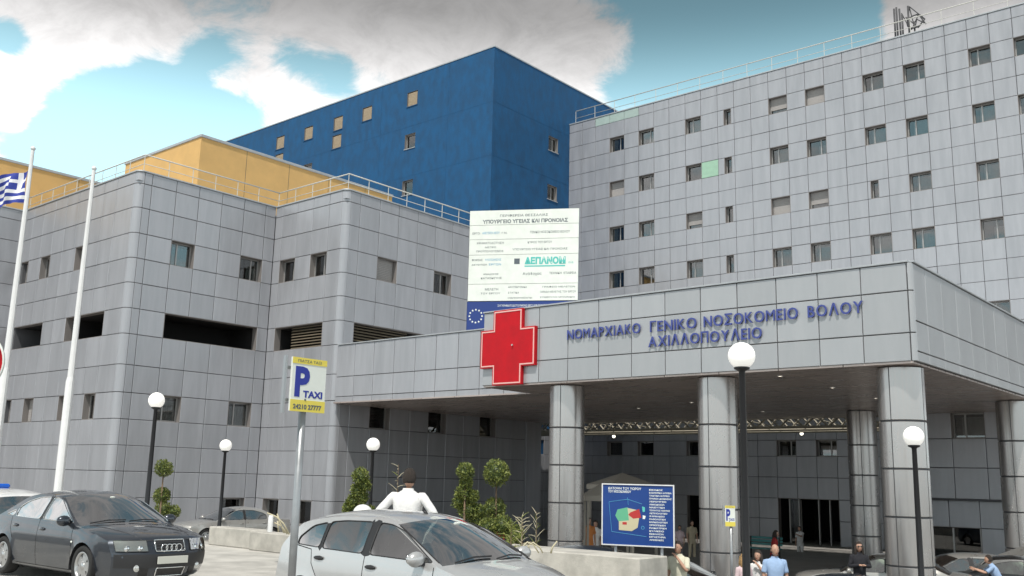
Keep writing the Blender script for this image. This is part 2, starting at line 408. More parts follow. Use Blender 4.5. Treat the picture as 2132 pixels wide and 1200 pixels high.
def window(th, M, wd, ht, style='curtain', depth=.36, name='window'):
    """M: frame at cell centre on the outer face, local -y outward. Reveal and frame = window, then pane / curtain"""
    key = (round(wd, 2), round(ht, 2), style, depth)
    if key not in WCACHE:
        a, b = wd/2-.012, ht/2-.012; d = depth; f = .055
        q = MB()
        for lo, hi in (((-a-.03, 0.01, -b-.03), (-a, d, b+.03)), ((a, 0.01, -b-.03), (a+.03, d, b+.03)), ((-a, .01, -b-.03), (a, d, -b)), ((-a, .01, b), (a, d, b+.03))): q.box(lo, hi, M_REVEAL)
        fr = MB()
        y0, y1 = d-.07, d
        fr.box((-a, y0, -b), (-a+f, y1, b), M_FRAME); fr.box((a-f, y0, -b), (a, y1, b), M_FRAME)
        fr.box((-a+f, y0, -b), (a-f, y1, -b+f), M_FRAME); fr.box((-a+f, y0, b-f), (a-f, y1, b), M_FRAME)
        split = {'curtain': -.12, 'half': .15, 'open': .1}.get(style)
        if split is not None and wd > .7: fr.box((split*wd-f*.6, y0+.003, -b+f), (split*wd+f*.6, y1-.003, b-f), M_FRAME)
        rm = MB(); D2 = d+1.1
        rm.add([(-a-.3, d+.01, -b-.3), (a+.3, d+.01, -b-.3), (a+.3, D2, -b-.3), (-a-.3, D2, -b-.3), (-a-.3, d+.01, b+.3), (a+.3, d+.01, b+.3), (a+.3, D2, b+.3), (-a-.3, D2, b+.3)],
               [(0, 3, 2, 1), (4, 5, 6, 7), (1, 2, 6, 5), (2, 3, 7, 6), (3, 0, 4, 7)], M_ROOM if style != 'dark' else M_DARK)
        pn = MB(); pn.box((-a+f, d-.04, -b+f), (a-f, d-.03, b-f), M_GLASS)
        cu = None
        if style in ('curtain', 'half', 'blind', 'lowblind', 'shutter', 'open'):
            cu = MB()
            if style == 'curtain':
                N = 15; x0, x1 = -a+f+.2*wd, a-f
                vs = [(x0+(x1-x0)*i/N, d+.06+.018*math.sin(i*2.1), z) for z in (-b+f, b-f-.1*ht) for i in range(N+1)]
                cu.add(vs, [(i, i+1, N+2+i, N+1+i) for i in range(N)], M_CURTAIN, True)
            elif style == 'half':
                N = 9; x0, x1 = .0, a-f
                vs = [(x0+(x1-x0)*i/N, d+.06+.015*math.sin(i*2.3), z) for z in (-b+f, b-f-.3*ht) for i in range(N+1)]
                cu.add(vs, [(i, i+1, N+2+i, N+1+i) for i in range(N)], M_CURTAIN, True)
            elif style == 'open':
                cu.box((-a+f, d+.05, -b+f), (-.1*wd, d+.07, b-f), M_CURTAIN)
            else:
                zl = -b+f if style != 'lowblind' else -b+f+.22*ht
                ns = 12; mm = M_SHUTTER if style == 'shutter' else M_BLIND
                yy = d-.075 if style != 'shutter' else .06
                for i in range(ns):
                    z0 = zl+(b-f-zl)*i/ns; z1 = zl+(b-f-zl)*(i+1)/ns-.006
                    cu.box((-a+f+.005, yy-.016, z0), (a-f-.005, yy, z1), mm)
        WCACHE[key] = (q.mesh('window'), fr.mesh('frame'), rm.mesh('interior'), pn.mesh('pane'), cu.mesh('curtain') if cu else None)
    q, fr, rm, pn, cu = WCACHE[key]
    o = link(name, q, th, M)
    link('frame', fr, o); link('pane', pn, o); link('interior', rm, o)
    if cu: link('blind' if style in ('blind', 'lowblind') else 'shutter' if style == 'shutter' else 'curtain', cu, o)
    return o
def opening(th, M, wd, ht, depth=2.2, louvre=None, name='open_gallery'):
    """long recessed opening in the facade, local frame as window"""
    a, b = wd/2-.012, ht/2-.012
    q = MB(); d = .35
    for lo, hi in (((-a-.03, 0.01, -b-.03), (-a, d, b+.03)), ((a, 0.01, -b-.03), (a+.03, d, b+.03)), ((-a, .01, -b-.03), (a, d, -b)), ((-a, .01, b), (a, d, b+.03))): q.box(lo, hi, M_REVEAL)
    D2 = depth
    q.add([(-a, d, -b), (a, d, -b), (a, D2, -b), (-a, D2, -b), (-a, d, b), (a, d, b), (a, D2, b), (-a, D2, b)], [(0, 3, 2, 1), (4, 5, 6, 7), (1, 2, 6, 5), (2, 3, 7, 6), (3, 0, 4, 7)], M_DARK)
    o = q.build(name, th, M)
    if louvre:
        x0, x1 = -a+louvre[0]*2*a, -a+louvre[1]*2*a; n = 8
        for i in range(n):
            z = -b+2*b*(i+.5)/n; l = MB()
            l.box((x0, -.05, -.012), (x1, .05, .012), M_LOUVRE, Matrix.Translation((0, .22, z)) @ Matrix.Rotation(R(40), 4, 'X')); l.build('slat', o)
    return o
GAP = .025
def facade(th, origin, u, n, us, zs, wins={}, skip=(), m=M_PANEL, backing=True, base=0.):
    """us: distances along u, zs: heights top to bottom. wins[(col,row)] = style or ('narrow', side) ; skip: cells left open"""
    u = Vector(u).normalized(); n = Vector(n).normalized(); o = Vector(origin); bk = MB()
    for i in range(len(us)-1):
        for j in range(len(zs)-1):
            u0, u1, z1, z0 = us[i], us[i+1], zs[j], zs[j+1]
            c = o+u*((u0+u1)/2); M = frame_matrix((c.x, c.y, (z0+z1)/2), u, n)
            st = wins.get((i, j))
            if (i, j) in skip: continue
            if st and st != 'green':
                if isinstance(st, tuple):                     # narrow window beside a strip of panel
                    f0, f1 = st[1], st[2]
                    for a0, a1 in ((0, f0), (f1, 1)):
                        if (a1-a0)*(u1-u0) > .1:
                            uu0 = u0+(u1-u0)*a0; uu1 = u0+(u1-u0)*a1; c2 = o+u*((uu0+uu1)/2)
                            add_panel(th, panel_mesh(uu1-uu0-GAP, z1-z0-GAP, m), frame_matrix((c2.x, c2.y, (z0+z1)/2), u, n), (uu1-uu0))
                            q = [o+u*a-n*.055 for a in (uu0, uu1)]
                            bk.add([(q[0].x, q[0].y, z0), (q[1].x, q[1].y, z0), (q[1].x, q[1].y, z1), (q[0].x, q[0].y, z1)], [(0, 1, 2, 3)], M_GAP)
                    uu0 = u0+(u1-u0)*f0; uu1 = u0+(u1-u0)*f1; c2 = o+u*((uu0+uu1)/2)
                    window(th, frame_matrix((c2.x, c2.y, (z0+z1)/2), u, n), uu1-uu0, z1-z0, st[0])
                else: window(th, M, u1-u0, z1-z0, st)
                continue
            tilt = Matrix.Rotation(random.gauss(0, .0022), 4, 'X') @ Matrix.Rotation(random.gauss(0, .0022), 4, 'Z')
            add_panel(th, panel_mesh(u1-u0-GAP, z1-z0-GAP, M_GREEN if st == 'green' and j > 0 else M_GREENP if st == 'green' else m), M @ tilt, (u1-u0)*(z1-z0))
            q = [o+u*a-n*.055 for a in (u0, u1)]
            bk.add([(q[0].x, q[0].y, z0), (q[1].x, q[1].y, z0), (q[1].x, q[1].y, z1), (q[0].x, q[0].y, z1)], [(0, 1, 2, 3)], M_GAP)
    if backing and bk.v: bk.build('wall', th)
def corner(th, c, r, zs, a0, a1, m=M_PANEL):
    for j in range(len(zs)-1):
        h = zs[j]-zs[j+1]
        add_panel(th, curved_mesh(r, h-GAP, m, a0, a1), Matrix.Translation((c[0], c[1], (zs[j]+zs[j+1])/2)), .8)
    q = MB(); q.lathe([(r-.055, zs[-1]), (r-.055, zs[0])], M_GAP, 10, Matrix.Translation((c[0], c[1], 0)), a0, a1); q.build('corner_core', th)
def coping(th, pts, z, wdt=.35, m=M_COPING, h=.07, name='coping'):
    """metal capping along a line of points: outer edge on the line, width to the inner side (left of travel)"""
    for (a, b) in zip(pts, pts[1:]):
        a = Vector((*a, 0)); b = Vector((*b, 0)); t = (b-a).normalized(); nl = Vector((-t.y, t.x, 0)); L = (b-a).length
        M = Matrix(((t.x, nl.x, 0, a.x), (t.y, nl.y, 0, a.y), (0, 0, 1, z), (0, 0, 0, 1)))
        q = MB(); q.box((-.03, -.04, 0), (L+.03, wdt, h), m, bev=.008); q.build(name, th, M)

# ---------------------------------------------------------------- left wing of the hospital
YL, XR1, YB, XR2, XLL = 20.46, -39.26, 27.8, -33.9, -50.75
ZS = [13.0, 12.47, 11.37, 10.22, 9.10, 8.0, 6.88, 5.76, 4.43, 3.25, 2.12, 1.03, -.05, -1.15, -2.25, -3.4]
wing = thing('hospital_wing', 'stepped grey panelled hospital wing with dark gallery strips and rounded corner at left', 'building', (-39.26, 20.46, -3.2))
wing.location = (0, 0, 0)
us = [0, 1.25, 2.45, 3.65, 4.85, 6.05, 7.25, 8.45, 9.65, XR1-XLL-.3]        # from the inner corner to the rounded corner
wl = {}
for c in (0, 2, 5): wl[(c, 3)] = ('blind' if c != 2 else 'half', .15, .95)
for c in (0, 2, 5, 7): wl[(c, 9)] = ('blind' if c != 7 else 'open', .15, .95)
sk = {(c, 6) for c in (0, 1, 2, 5, 6, 7)}
facade(wing, (XLL, YL, 0), (1, 0, 0), (0, -1, 0), us, ZS, wl, sk)
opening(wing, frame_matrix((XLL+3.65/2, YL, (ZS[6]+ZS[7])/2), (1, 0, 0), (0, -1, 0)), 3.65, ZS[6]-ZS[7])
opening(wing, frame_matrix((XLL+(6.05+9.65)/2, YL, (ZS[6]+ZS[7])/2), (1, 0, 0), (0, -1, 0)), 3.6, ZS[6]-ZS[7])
corner(wing, (XR1-.3, YL+.3), .3, ZS, -math.pi/2, 0)
us = [a-YL for a in (20.76, 21.13, 22.33, 23.5, 24.73, 25.96, 27.2, 27.8)]
sk = {(c, 6) for c in (2, 3, 4, 5)}
facade(wing, (XR1, YL, 0), (0, 1, 0), (1, 0, 0), us, ZS, {(2, 3): 'curtain', (5, 3): 'half', (2, 9): 'curtain', (5, 9): 'curtain', (5, 13): 'dark'}, sk)
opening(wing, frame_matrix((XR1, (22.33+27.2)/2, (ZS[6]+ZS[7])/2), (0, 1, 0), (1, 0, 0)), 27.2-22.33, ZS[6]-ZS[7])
us = [0, .58, 1.77, 2.96, 4.16, XR2-XR1-.3]
facade(wing, (XR1, YB, 0), (1, 0, 0), (0, -1, 0), us, ZS, {(1, 3): 'half', (3, 3): 'open', (1, 13): 'dark', (3, 13): 'dark'}, {(1, 6), (2, 6), (3, 6)})
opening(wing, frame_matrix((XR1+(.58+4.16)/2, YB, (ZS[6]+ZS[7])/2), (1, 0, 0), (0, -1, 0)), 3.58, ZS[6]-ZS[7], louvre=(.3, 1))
corner(wing, (XR2-.3, YB+.3), .3, ZS[:8], -math.pi/2, 0)
corner(wing, (XR2-.3, YB+.3), .3, ZS[7:], -math.pi/2, 0)
yy = [28.1, 28.67, 29.9, 31.15, 32.45, 33.7, 34.95, 36.2, 37.45, 38.7, 39.95, 41.2]
us = [a-YB for a in yy]
facade(wing, (XR2, YB, 0), (0, 1, 0), (1, 0, 0), us+[42.4-YB, 43.6-YB, 44.8-YB], ZS[:8], {(2, 3): 'blind', (5, 3): 'open'}, {(c, 6) for c in (1, 2, 3, 4)})
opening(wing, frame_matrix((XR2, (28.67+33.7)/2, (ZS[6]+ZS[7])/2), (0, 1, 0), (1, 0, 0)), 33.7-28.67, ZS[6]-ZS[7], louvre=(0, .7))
facade(wing, (XR2, YB, 0), (0, 1, 0), (1, 0, 0), us, ZS[9:], {(2, 0): 'dark', (5, 0): 'dark', (8, 0): 'dark'})
q = MB(); q.box((XR2-.4, 41.22, LOW_Z), (XR2+.06, 42.5, 3.1), M_PANEL, bev=.01); q.build('pier', wing)
q = MB(); q.box((XR2-12, 42.6, LOW_Z), (XR2-.5, 42.9, 3.1), M_GAP); q.build('wall', wing)
us = [1.2*i for i in range(11)]
facade(wing, (XLL, YL-12.0, 0), (0, 1, 0), (1, 0, 0), [0]+[1.2*i for i in range(1, 10)]+[12.0], ZS, {})
q = MB(); q.box((XLL-2, YL+.07, -3.3), (XLL+.5, YL+2, 12.5), M_GAP); q.build('core', wing); q = MB();  q.box((XR1-2, YB+.07, -3.3), (XR1+.5, YB+2, 12.5), M_GAP); q.build('core', wing)
q = MB()
q.add([(XLL-18, 8, 12.6), (XLL, 8, 12.6), (XLL, YL, 12.6), (XR1, YL, 12.6), (XR1, YB, 12.6), (XR2, YB, 12.6), (XR2, 45.5, 12.6), (XLL-18, 45.5, 12.6)], [(0, 1, 2, 3, 4, 5, 6, 7)], M_COPING)
q.build('roof', wing)
coping(wing, [(XLL, 8.4), (XLL, YL)], 13.0); coping(wing, [(XLL+.3, YL), (XR1-.27, YL)], 13.0); coping(wing, [(XR1, YL+.27), (XR1, YB-.03)], 13.0)
coping(wing, [(XR1, YB), (XR2-.27, YB)], 13.0); coping(wing, [(XR2, YB+.27), (XR2, 44.8)], 13.0)
for c in ((XR1-.3, YL+.3), (XR2-.3, YB+.3)):
    q = MB(); q.lathe([(.02, 13.0), (.34, 13.0), (.34, 13.07), (.02, 13.07)], M_COPING, 10, Matrix.Translation((c[0], c[1], 0)), -math.pi/2, 0); q.build('coping', wing)
def railing(label, pts, z0, ztop, zm, group=None, r=.035, step=1.22, mt=M_RAIL, zl=()):
    t = thing('roof_railing', label, 'railing', (0, 0, 0), 0, group)
    for zr, rr in ((ztop, r),)+tuple((z, r*.55) for z in zm):
        for a, b in zip(pts, pts[1:]):
            q = MB(); q.tube([(*a, zr), (*b, zr)], rr, mt, 6); q.build('rail', t)
    for a, b in zip(pts, pts[1:]):
        a = Vector(a); b = Vector(b); n = max(1, round((b-a).length/step))
        for i in range(n+(b.to_tuple() == Vector(pts[-1]).to_tuple())):
            p = a+(b-a)*i/n; q = MB(); q.tube([(p.x, p.y, z0), (p.x, p.y, ztop)], r*.6, mt, 5); q.build('post', t)
    return t
railing('white tubular railing along the roof edge of the stepped grey wing', [(-51.1, 8.6), (-51.1, 20.85), (-39.62, 20.85), (-39.62, 28.17), (-34.26, 28.17), (-34.26, 44.5)], 12.6, 13.92, (13.5, 13.15), r=.03)

# orange penthouses
def penthouse(label, x0, x1, y0, y1, z1):
    t = thing('rooftop_penthouse', label, 'penthouse', (0, 0, 0), 0)
    q = MB(); q.box((x0, y0, 12.6), (x1, y1, z1), M_ORANGE); q.build('wall', t)
    q = MB(); q.box((x0-.06, y0-.06, z1), (x1+.06, y1+.06, z1+.16), M_COPING, bev=.02); q.build('coping', t)
    for i, y in enumerate([y0+2.9*(k+1) for k in range(int((y1-y0)/2.9))]):
        q = MB(); q.box((x1-.01, y-.012, 12.7), (x1+.006, y+.012, z1), M_LOUVRE); q.build('joint_strip', t)
    return t
penthouse('large orange penthouse block on the wing roof, before the blue tower', -52.95, -44.95, 26.71, 40.6, 17.65)
penthouse('orange penthouse block behind the flagpoles at the far left roof', -70, -57.8, 6, 28.5, 17.55)

# blue tower
blue = thing('blue_tower', 'tall deep blue rendered block rising behind the grey wing', 'building', (0, 0, 0))
BX, BY, BZ = -41.12, 45.8, 28.9
BW = [(-49.05, 27.1, 'shutter'), (-54.0, 27.1, 'shutter'), (-57.4, 27.1, 'shutter'), (-57.45, 25.6, 'shutter'), (-61.1, 27.1, 'shutter'), (-64.85, 27.1, 'shutter'), (-64.85, 25.55, 'shutter'), (-60.9, 23.9, 'dark'), (-49.1, 23.85, 'dark'), (-49.15, 20.35, 'dark')]
def holed(th, u0, u1, z0, z1, holes, M, m, name='wall'):
    """wall sheet in local x,z with rectangular holes"""
    xs = sorted({u0, u1}|{a for h in holes for a in (h[0], h[1])}); zz = sorted({z0, z1}|{a for h in holes for a in (h[2], h[3])})
    q = MB()
    for i in range(len(xs)-1):
        for j in range(len(zz)-1):
            cx, cz = (xs[i]+xs[i+1])/2, (zz[j]+zz[j+1])/2
            if any(h[0] < cx < h[1] and h[2] < cz < h[3] for h in holes): continue
            q.add([(xs[i], 0, zz[j]), (xs[i+1], 0, zz[j]), (xs[i+1], 0, zz[j+1]), (xs[i], 0, zz[j+1])], [(0, 1, 2, 3)], m)
    return q.build(name, th, M, fix=False)
holed(blue, -30, BX, -3.3, BZ, [], Matrix(), M_BLUE) if False else None
Mf = Matrix.Translation((0, BY, 0))
holed(blue, -80, BX, -3.3, BZ, [(x-.54, x+.54, z-.56, z+.56) for x, z, s in BW], Mf, M_BLUE)
for x, z, s in BW:
    wdw = window(blue, Matrix.Translation((x, BY, z)), 1.08, 1.12, s, .26)
    q = MB(); q.box((-.58, -.05, -.60), (.58, .2, -.555), M_COPING if s == 'dark' and x > -50 else M_BLUE); q.build('sill', wdw)
BWR = [(52.45, 23.8), (52.4, 20.15)]
Mr = frame_matrix((BX, 0, 0), (0, 1, 0), (1, 0, 0))
holed(blue, BY, 54.36, -3.3, BZ, [(y-.55, y+.55, z-.55, z+.55) for y, z in BWR], Mr, M_BLUE)
for y, z in BWR:
    wdw = window(blue, frame_matrix((BX, y, z), (0, 1, 0), (1, 0, 0)), 1.1, 1.1, 'open', .26)
    q = MB(); q.box((-.6, -.05, -.59), (.6, .2, -.545), M_COPING); q.build('sill', wdw)
q = MB(); q.add([(-80, BY, BZ), (BX, BY, BZ), (BX, 66, BZ), (-80, 66, BZ)], [(0, 1, 2, 3)], M_BLUE); q.add([(BX, 54.36, -3), (BX, 66, -3), (BX, 66, BZ), (BX, 54.36, BZ)], [(0, 1, 2, 3)], M_BLUE); q.build('roof', blue)
coping(blue, [(-80, BY), (BX, BY)], BZ, .3, h=.09); coping(blue, [(BX, BY), (BX, 66)], BZ+.003, .3, h=.09)
q = MB()
for z in (25.0, 21.2, 17.4): q.box((-80, BY-.006, z-.018), (BX, BY+.01, z+.018), M_BLUE); q.box((BX-.01, BY, z-.018), (BX+.006, 54.3, z+.018), M_BLUE)
q.build('plaster_bead', blue)
q = MB(); q.box((-45.4, BY-.008, 10), (-45.36, BY+.01, BZ), M_BLUE); q.box((-52.4, BY-.008, 10), (-52.36, BY+.01, BZ), M_BLUE); q.build('plaster_bead', blue)

# ---------------------------------------------------------------- main block
YM = 54.36; K = 1.04538
main = thing('main_hospital_block', 'long grey panelled main block with rows of small square windows at right', 'building', (0, 0, 0))
J = [-38.227, -37.103, -35.888, -34.716, -33.559, -32.375, -31.22, -30.017, -28.882, -27.714, -26.576, -25.443, -24.272, -23.088, -21.945, -20.778, -19.663, -18.538, -17.367, -16.277, -15.125, -14.007, -12.878, -11.783, -10.679]
J = [BX]+[a*K for a in J]+[-10.679*K+1.18*(i+1) for i in range(16)]      # J[k+1] = joint k
ZM = [25.85, 25.2, 24.06, 22.98, 21.87, 20.77, 19.67, 18.57, 17.47, 16.40, 15.35, 14.26, 13.10, 11.97, 10.87, 9.76, 8.68, 7.58, 6.48, 5.4, 4.3]
wm = {}
def wc(col, row, st): wm[(col+1, row)] = st
for c, st in ((2, 'open'), (4, 'half'), (7, 'curtain'), (9, ('dark', .38, .82)), (12, 'lowblind'), (14, 'blind'), (17, 'curtain'), (19, 'half'), (22, 'curtain'), (24, 'half'), (27, 'curtain'), (30, 'blind')): wc(c, 2, st)
for c, st in ((2, 'blind'), (4, 'half'), (7, 'dark'), (8, 'green'), (9, ('dark', .38, .82)), (12, 'curtain'), (14, 'half'), (17, 'curtain'), (19, 'curtain'), (22, 'curtain'), (24, 'curtain'), (27, 'half'), (30, 'curtain')): wc(c, 5, st)
for c, st in ((2, 'open'), (4, 'half'), (7, 'lowblind'), (9, ('dark', .38, .82)), (12, 'blind'), (14, 'lowblind'), (17, ('half', .15, .52)), (19, 'curtain'), (22, 'curtain'), (26, 'half'), (29, 'curtain')): wc(c, 8, st)
for c, st in ((2, 'open'), (4, 'half'), (7, 'curtain'), (9, ('dark', .38, .82)), (12, 'curtain'), (14, 'curtain'), (17, 'curtain'), (19, 'curtain'), (22, 'half'), (26, 'curtain'), (29, 'curtain')): wc(c, 11, st)
for c in (2, 4, 7, 12, 14, 17, 19, 22, 26, 29): wc(c, 15, 'curtain')
for c in (1, 2, 3): wc(c, 0, 'green')
facade(main, (0, YM, 0), (1, 0, 0), (0, -1, 0), J, ZM, wm)
JL = [-21.85-1.214*k for k in range(17)][::-1]+[-20.6, -19.4, -18.2, -17, -15.8, -14.6]
ZL = [4.3, 3.4, 2.63, 1.69, .49, -.72, -1.9, -3.3]
def jc(x): return min(range(len(JL)-1), key=lambda i: abs(JL[i]-x))
wl = {}
for x in (-25.5, -23.07, -37.65, -35.2, -31.57): wl[(jc(x), 2)] = 'dark'
wl[(jc(-25.5), 2)] = 'half'; wl[(jc(-23.07), 2)] = 'half'
sk = {(jc(x), r) for x in (-25.5, -24.28, -23.07, -31.57) for r in (5, 6)}
facade(main, (0, YM, 0), (1, 0, 0), (0, -1, 0), JL, ZL, wl, sk)
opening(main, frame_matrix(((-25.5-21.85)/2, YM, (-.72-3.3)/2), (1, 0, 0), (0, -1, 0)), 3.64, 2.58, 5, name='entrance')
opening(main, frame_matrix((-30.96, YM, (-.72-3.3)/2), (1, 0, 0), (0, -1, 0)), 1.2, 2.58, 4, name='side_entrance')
q = MB()
q.box((-24.84, YM+.2, -3.2), (-24.28, YM+.26, -.74), M_GLASS); d = q.build('door_leaf', main)
q = MB()
for x in (-24.86, -24.28, -23.1, -22.45): q.box((x-.03, YM+.15, -3.25), (x+.03, YM+.31, -.74), M_FRAME)
q.build('door_frame', main)
q = MB(); q.box((-24.80, YM+.6, -3.2), (-24.32, YM+.65, -.8), M_BLIND); q.build('lobby_screen', main)
q = MB(); q.add([(BX, YM, 25.6), (8, YM, 25.6), (8, YM+16, 25.6), (BX, YM+16, 25.6)], [(0, 1, 2, 3)], M_COPING); q.build('roof', main)
coping(main, [(BX, YM), (J[-1], YM)], 25.85, .35, h=.08)
facade(main, (BX+.06, BY, 0), (0, 1, 0), (1, 0, 0), [0, 1.22, 2.44, 3.66, 4.88, 6.1, 7.32, YM-BY], ZL[1:], {(4, 1): 'dark'})
rl = railing('thin pale railing along the roof of the long main block', [(BX+.2, YM+.5), (J[-1], YM+.5)], 25.6, 27.05, (26.5,), r=.032, step=1.75)

# antenna cluster on the main roof
an = thing('antenna_cluster', 'dark cluster of antenna rods and a small lattice on the main roof', 'antenna', (0, 0, 0))
for px, yt, yb in ((1864, 18, 66), (1869, 15, 66), (1875, 18, 66), (1880, 30, 66), (1893, 12, 62)):
    b = at(px, yb, Y=YM+1.2); tpt = at(px, yt, Y=YM+1.2)
    q = MB(); q.tube([(b.x, b.y, 25.6), (b.x, b.y, tpt.z)], .055, M_STEELDARK, 6); q.build('rod', an)
pp = [(1877, 28), (1890, 52), (1893, 14), (1905, 60), (1911, 28), (1921, 42), (1928, 50), (1908, 40), (1898, 62), (1886, 36), (1912, 58), (1926, 40), (1893, 14)]
pp = [at(x, y, Y=YM+1.3) for x, y in pp]
for a, b in zip(pp, pp[1:]):
    q = MB(); q.tube([a, b], .032, M_STEELDARK, 5); q.build('strut', an)
q = MB(); a = at(1905, 45, Y=YM+1.3); q.lathe([(.5, 0), (.46, .04), (.4, .0)], M_STEELDARK, 14, Matrix.Translation(a) @ Matrix.Rotation(R(80), 4, 'X')); q.build('hoop', an)
b = at(1905, 70, Y=YM+1.3); q = MB(); q.tube([(b.x, b.y, 25.6), (b.x, b.y, a.z)], .05, M_STEELDARK, 6); q.build('rod', an)

# ---------------------------------------------------------------- entrance block at right under the canopy
eb = thing('entrance_block', 'grey panelled block with one window behind the right corner column', 'building', (0, 0, 0))
YE = 42.4
ue = [-14.74, -13.46, -12.18, -10.90, -9.62, -8.34, -7.06, -5.8]
facade(eb, (0, YE, 0), (1, 0, 0), (0, -1, 0), ue, [3.12, 2.06, .88, -.36], {(2, 0): 'curtain', (5, 0): 'curtain'})
ul = [-14.9, -13.75, -12.58, -11.39, -10.2, -9.0, -7.8, -6.6, -5.8]
facade(eb, (0, YE+.35, 0), (1, 0, 0), (0, -1, 0), ul, [-.42, -1.5, -3.4], {}, {(1, 1), (2, 1), (5, 1), (6, 1)})
q = MB(); q.box((-14.9, YE, -.42), (-5.8, YE+.5, -.362), M_GAP); q.build('overhang', eb)
for a, b in ((-13.75, -11.39), (-9.0, -6.6)):
    c = (a+b)/2; o = opening(eb, frame_matrix((c, YE+.35, -2.45), (1, 0, 0), (0, -1, 0)), b-a, 1.9, 3, name='shopfront')
    q = MB(); q.box((-(b-a)/2+.05, .1, -.9), ((b-a)/2-.05, .11, .9), M_GLASS); q.build('pane', o)
    for x in (-(b-a)/2+.03, .1, (b-a)/2-.03):
        q = MB(); q.box((x-.03, .06, -.92), (x+.03, .15, .92), M_FRAME); q.build('mullion', o)
q = MB(); q.box((-14.95, YE-.02, LOW_Z), (-14.75, YM, 3.1), M_PANEL); q.build('side_wall', eb)

# ---------------------------------------------------------------- canopy
can = thing('entrance_canopy', 'large flat entrance canopy with pale panelled fascia over the columns', 'canopy', (0, 0, 0))
XC = -7.9
CX = [-22.575, -21.33, -20.08, -18.874, -17.658, -16.412, -15.211, -13.997, -12.809, -11.609, -10.407, -9.226, -8.032]
CZ = [5.71, 4.973, 3.885, 3.155]
facade(can, (0, 25, 0), (1, 0, 0), (0, -1, 0), CX, CZ, m=M_PANEL_W)
corner(can, (-8.02, 25.12), .12, CZ, -math.pi/2, 0, M_PANEL_W)
ycs = [25.12, 26.05, 27.38, 28.72, 30.05, 31.36, 32.68, 34.0, 35.35, 36.7, 38.05, 39.4, 40.75, 42.1]
facade(can, (XC, 0, 0), (0, 1, 0), (1, 0, 0), ycs, [5.71, 4.20, 3.42, 3.155], m=M_PANEL_W)
facade(can, (-22.58, 0, 0), (0, -1, 0), (-1, 0, 0), [-27.8, -26.4, -25.0], CZ, m=M_PANEL_W)
XLF = [-33.9, -32.7, -31.46, -30.18, -28.9, -27.69, -26.45, -25.27, -24.0, -22.7, -21.5]
facade(can, (0, YB, 0), (1, 0, 0), (0, -1, 0), XLF, [5.71, 4.28, 3.40, 3.10], m=M_PANEL)
coping(can, [(-22.575, 25), (-8.02, 25)], 5.71, .3, M_COPING, .05); coping(can, [(XC, 25.12), (XC, 42.1)], 5.713, .3, M_COPING, .05); coping(can, [(-33.85, YB), (-22.6, YB)], 5.71, .3, M_COPING, .05)
q = MB(); q.add([(-33.9, YB, 5.45), (-22.6, YB, 5.45), (-22.6, 25.1, 5.45), (-7.95, 25.1, 5.45), (-7.95, 42.4, 5.45), (-33.9, 42.4, 5.45)], [(0, 1, 2, 3, 4, 5)], M_COPING)
q.add([(-33.9, 43.7, 3.3), (-14.9, 43.7, 3.3), (-14.9, 43.7, 5.45), (-33.9, 43.7, 5.45)], [(0, 1, 2, 3)], M_COPING)
q.add([(-33.9, 42.3, 5.45), (-7.95, 42.3, 5.45), (-7.95, 43.7, 5.45), (-33.9, 43.7, 5.45)], [(0, 1, 2, 3)], M_COPING)
q.add([(-33.9, 43.7, 5.45), (-14.9, 43.7, 5.45), (-14.9, 44.6, 5.45), (-33.9, 44.6, 5.45)], [(0, 1, 2, 3)], M_COPING); q.box((-39.9, 48.0, 5.2), (-7.95, 54.25, 5.45), M_COPING)  # court slab added to shade the back wall, strip left open for sun
q.build('roof', can)
q = MB(); q.add([(-33.9, YB+.06, 3.2), (-22.6, YB+.06, 3.2), (-22.6, 25.06, 3.2), (-8, 25.06, 3.2), (-8, 42.4, 3.2), (-14.9, 42.4, 3.2), (-14.9, 43.7, 3.2), (-33.9, 43.7, 3.2)], [(0, 1, 2, 3, 4, 5, 6, 7)], M_GAP); q.build('ceiling_backing', can)
cyl = [25.02+1.335*i for i in range(14)]+[43.7]
for j in range(len(cyl)-1):
    y0, y1 = cyl[j], cyl[j+1]
    xs0 = -22.55 if y1 < YB+.4 else -33.88
    n = round((-7.98-xs0)/1.85)
    for i in range(n):
        a = xs0+(-7.98-xs0)*i/n; b = xs0+(-7.98-xs0)*(i+1)/n
        if y1 > 42.5 and a > -15: continue
        wdt, dp = b-a-.02, y1-y0-.02
        k = ('s', round(wdt, 2), round(dp, 2))
        if k not in PCACHE:
            qq = MB(); qq.box((-wdt/2, -dp/2, -.03), (wdt/2, dp/2, .03), M_SOFFIT, bev=.006); PCACHE[k] = qq.mesh('ceiling_panel')
        link('ceiling_panel', PCACHE[k], can, Matrix.Translation(((a+b)/2, (y0+y1)/2, 3.135)) @ Matrix.Rotation(random.gauss(0, .0015), 4, 'X'))
for px, py in ((1624, 783), (1733, 807), (1823, 829), (1588, 857), (1330, 850), (1440, 838)):
    p = at(px, py, Z=3.1)
    q = MB(); q.lathe([(0, 0), (.045, 0), (.06, .012)], M_LIT, 10); q.lathe([(.06, -.006), (.085, -.006), (.085, .02)], M_WHITEMETAL, 12)
    l = thing('ceiling_downlight', {1624: 'tiny lit downlight in the soffit just right of the tallest globe lamp', 1733: 'tiny lit downlight in the soffit halfway between the tallest globe lamp and the corner column', 1823: 'tiny lit downlight in the soffit beside the left edge of the corner column', 1588: 'tiny lit downlight at the back of the soffit above the lattice girder', 1330: 'tiny lit downlight in the soffit between the two left columns', 1440: 'tiny lit downlight in the soffit just left of the middle column'}[px], 'downlight', (p.x, p.y, 3.088), 0, 'downlights set in the canopy soffit')
    q.build('lens', l)

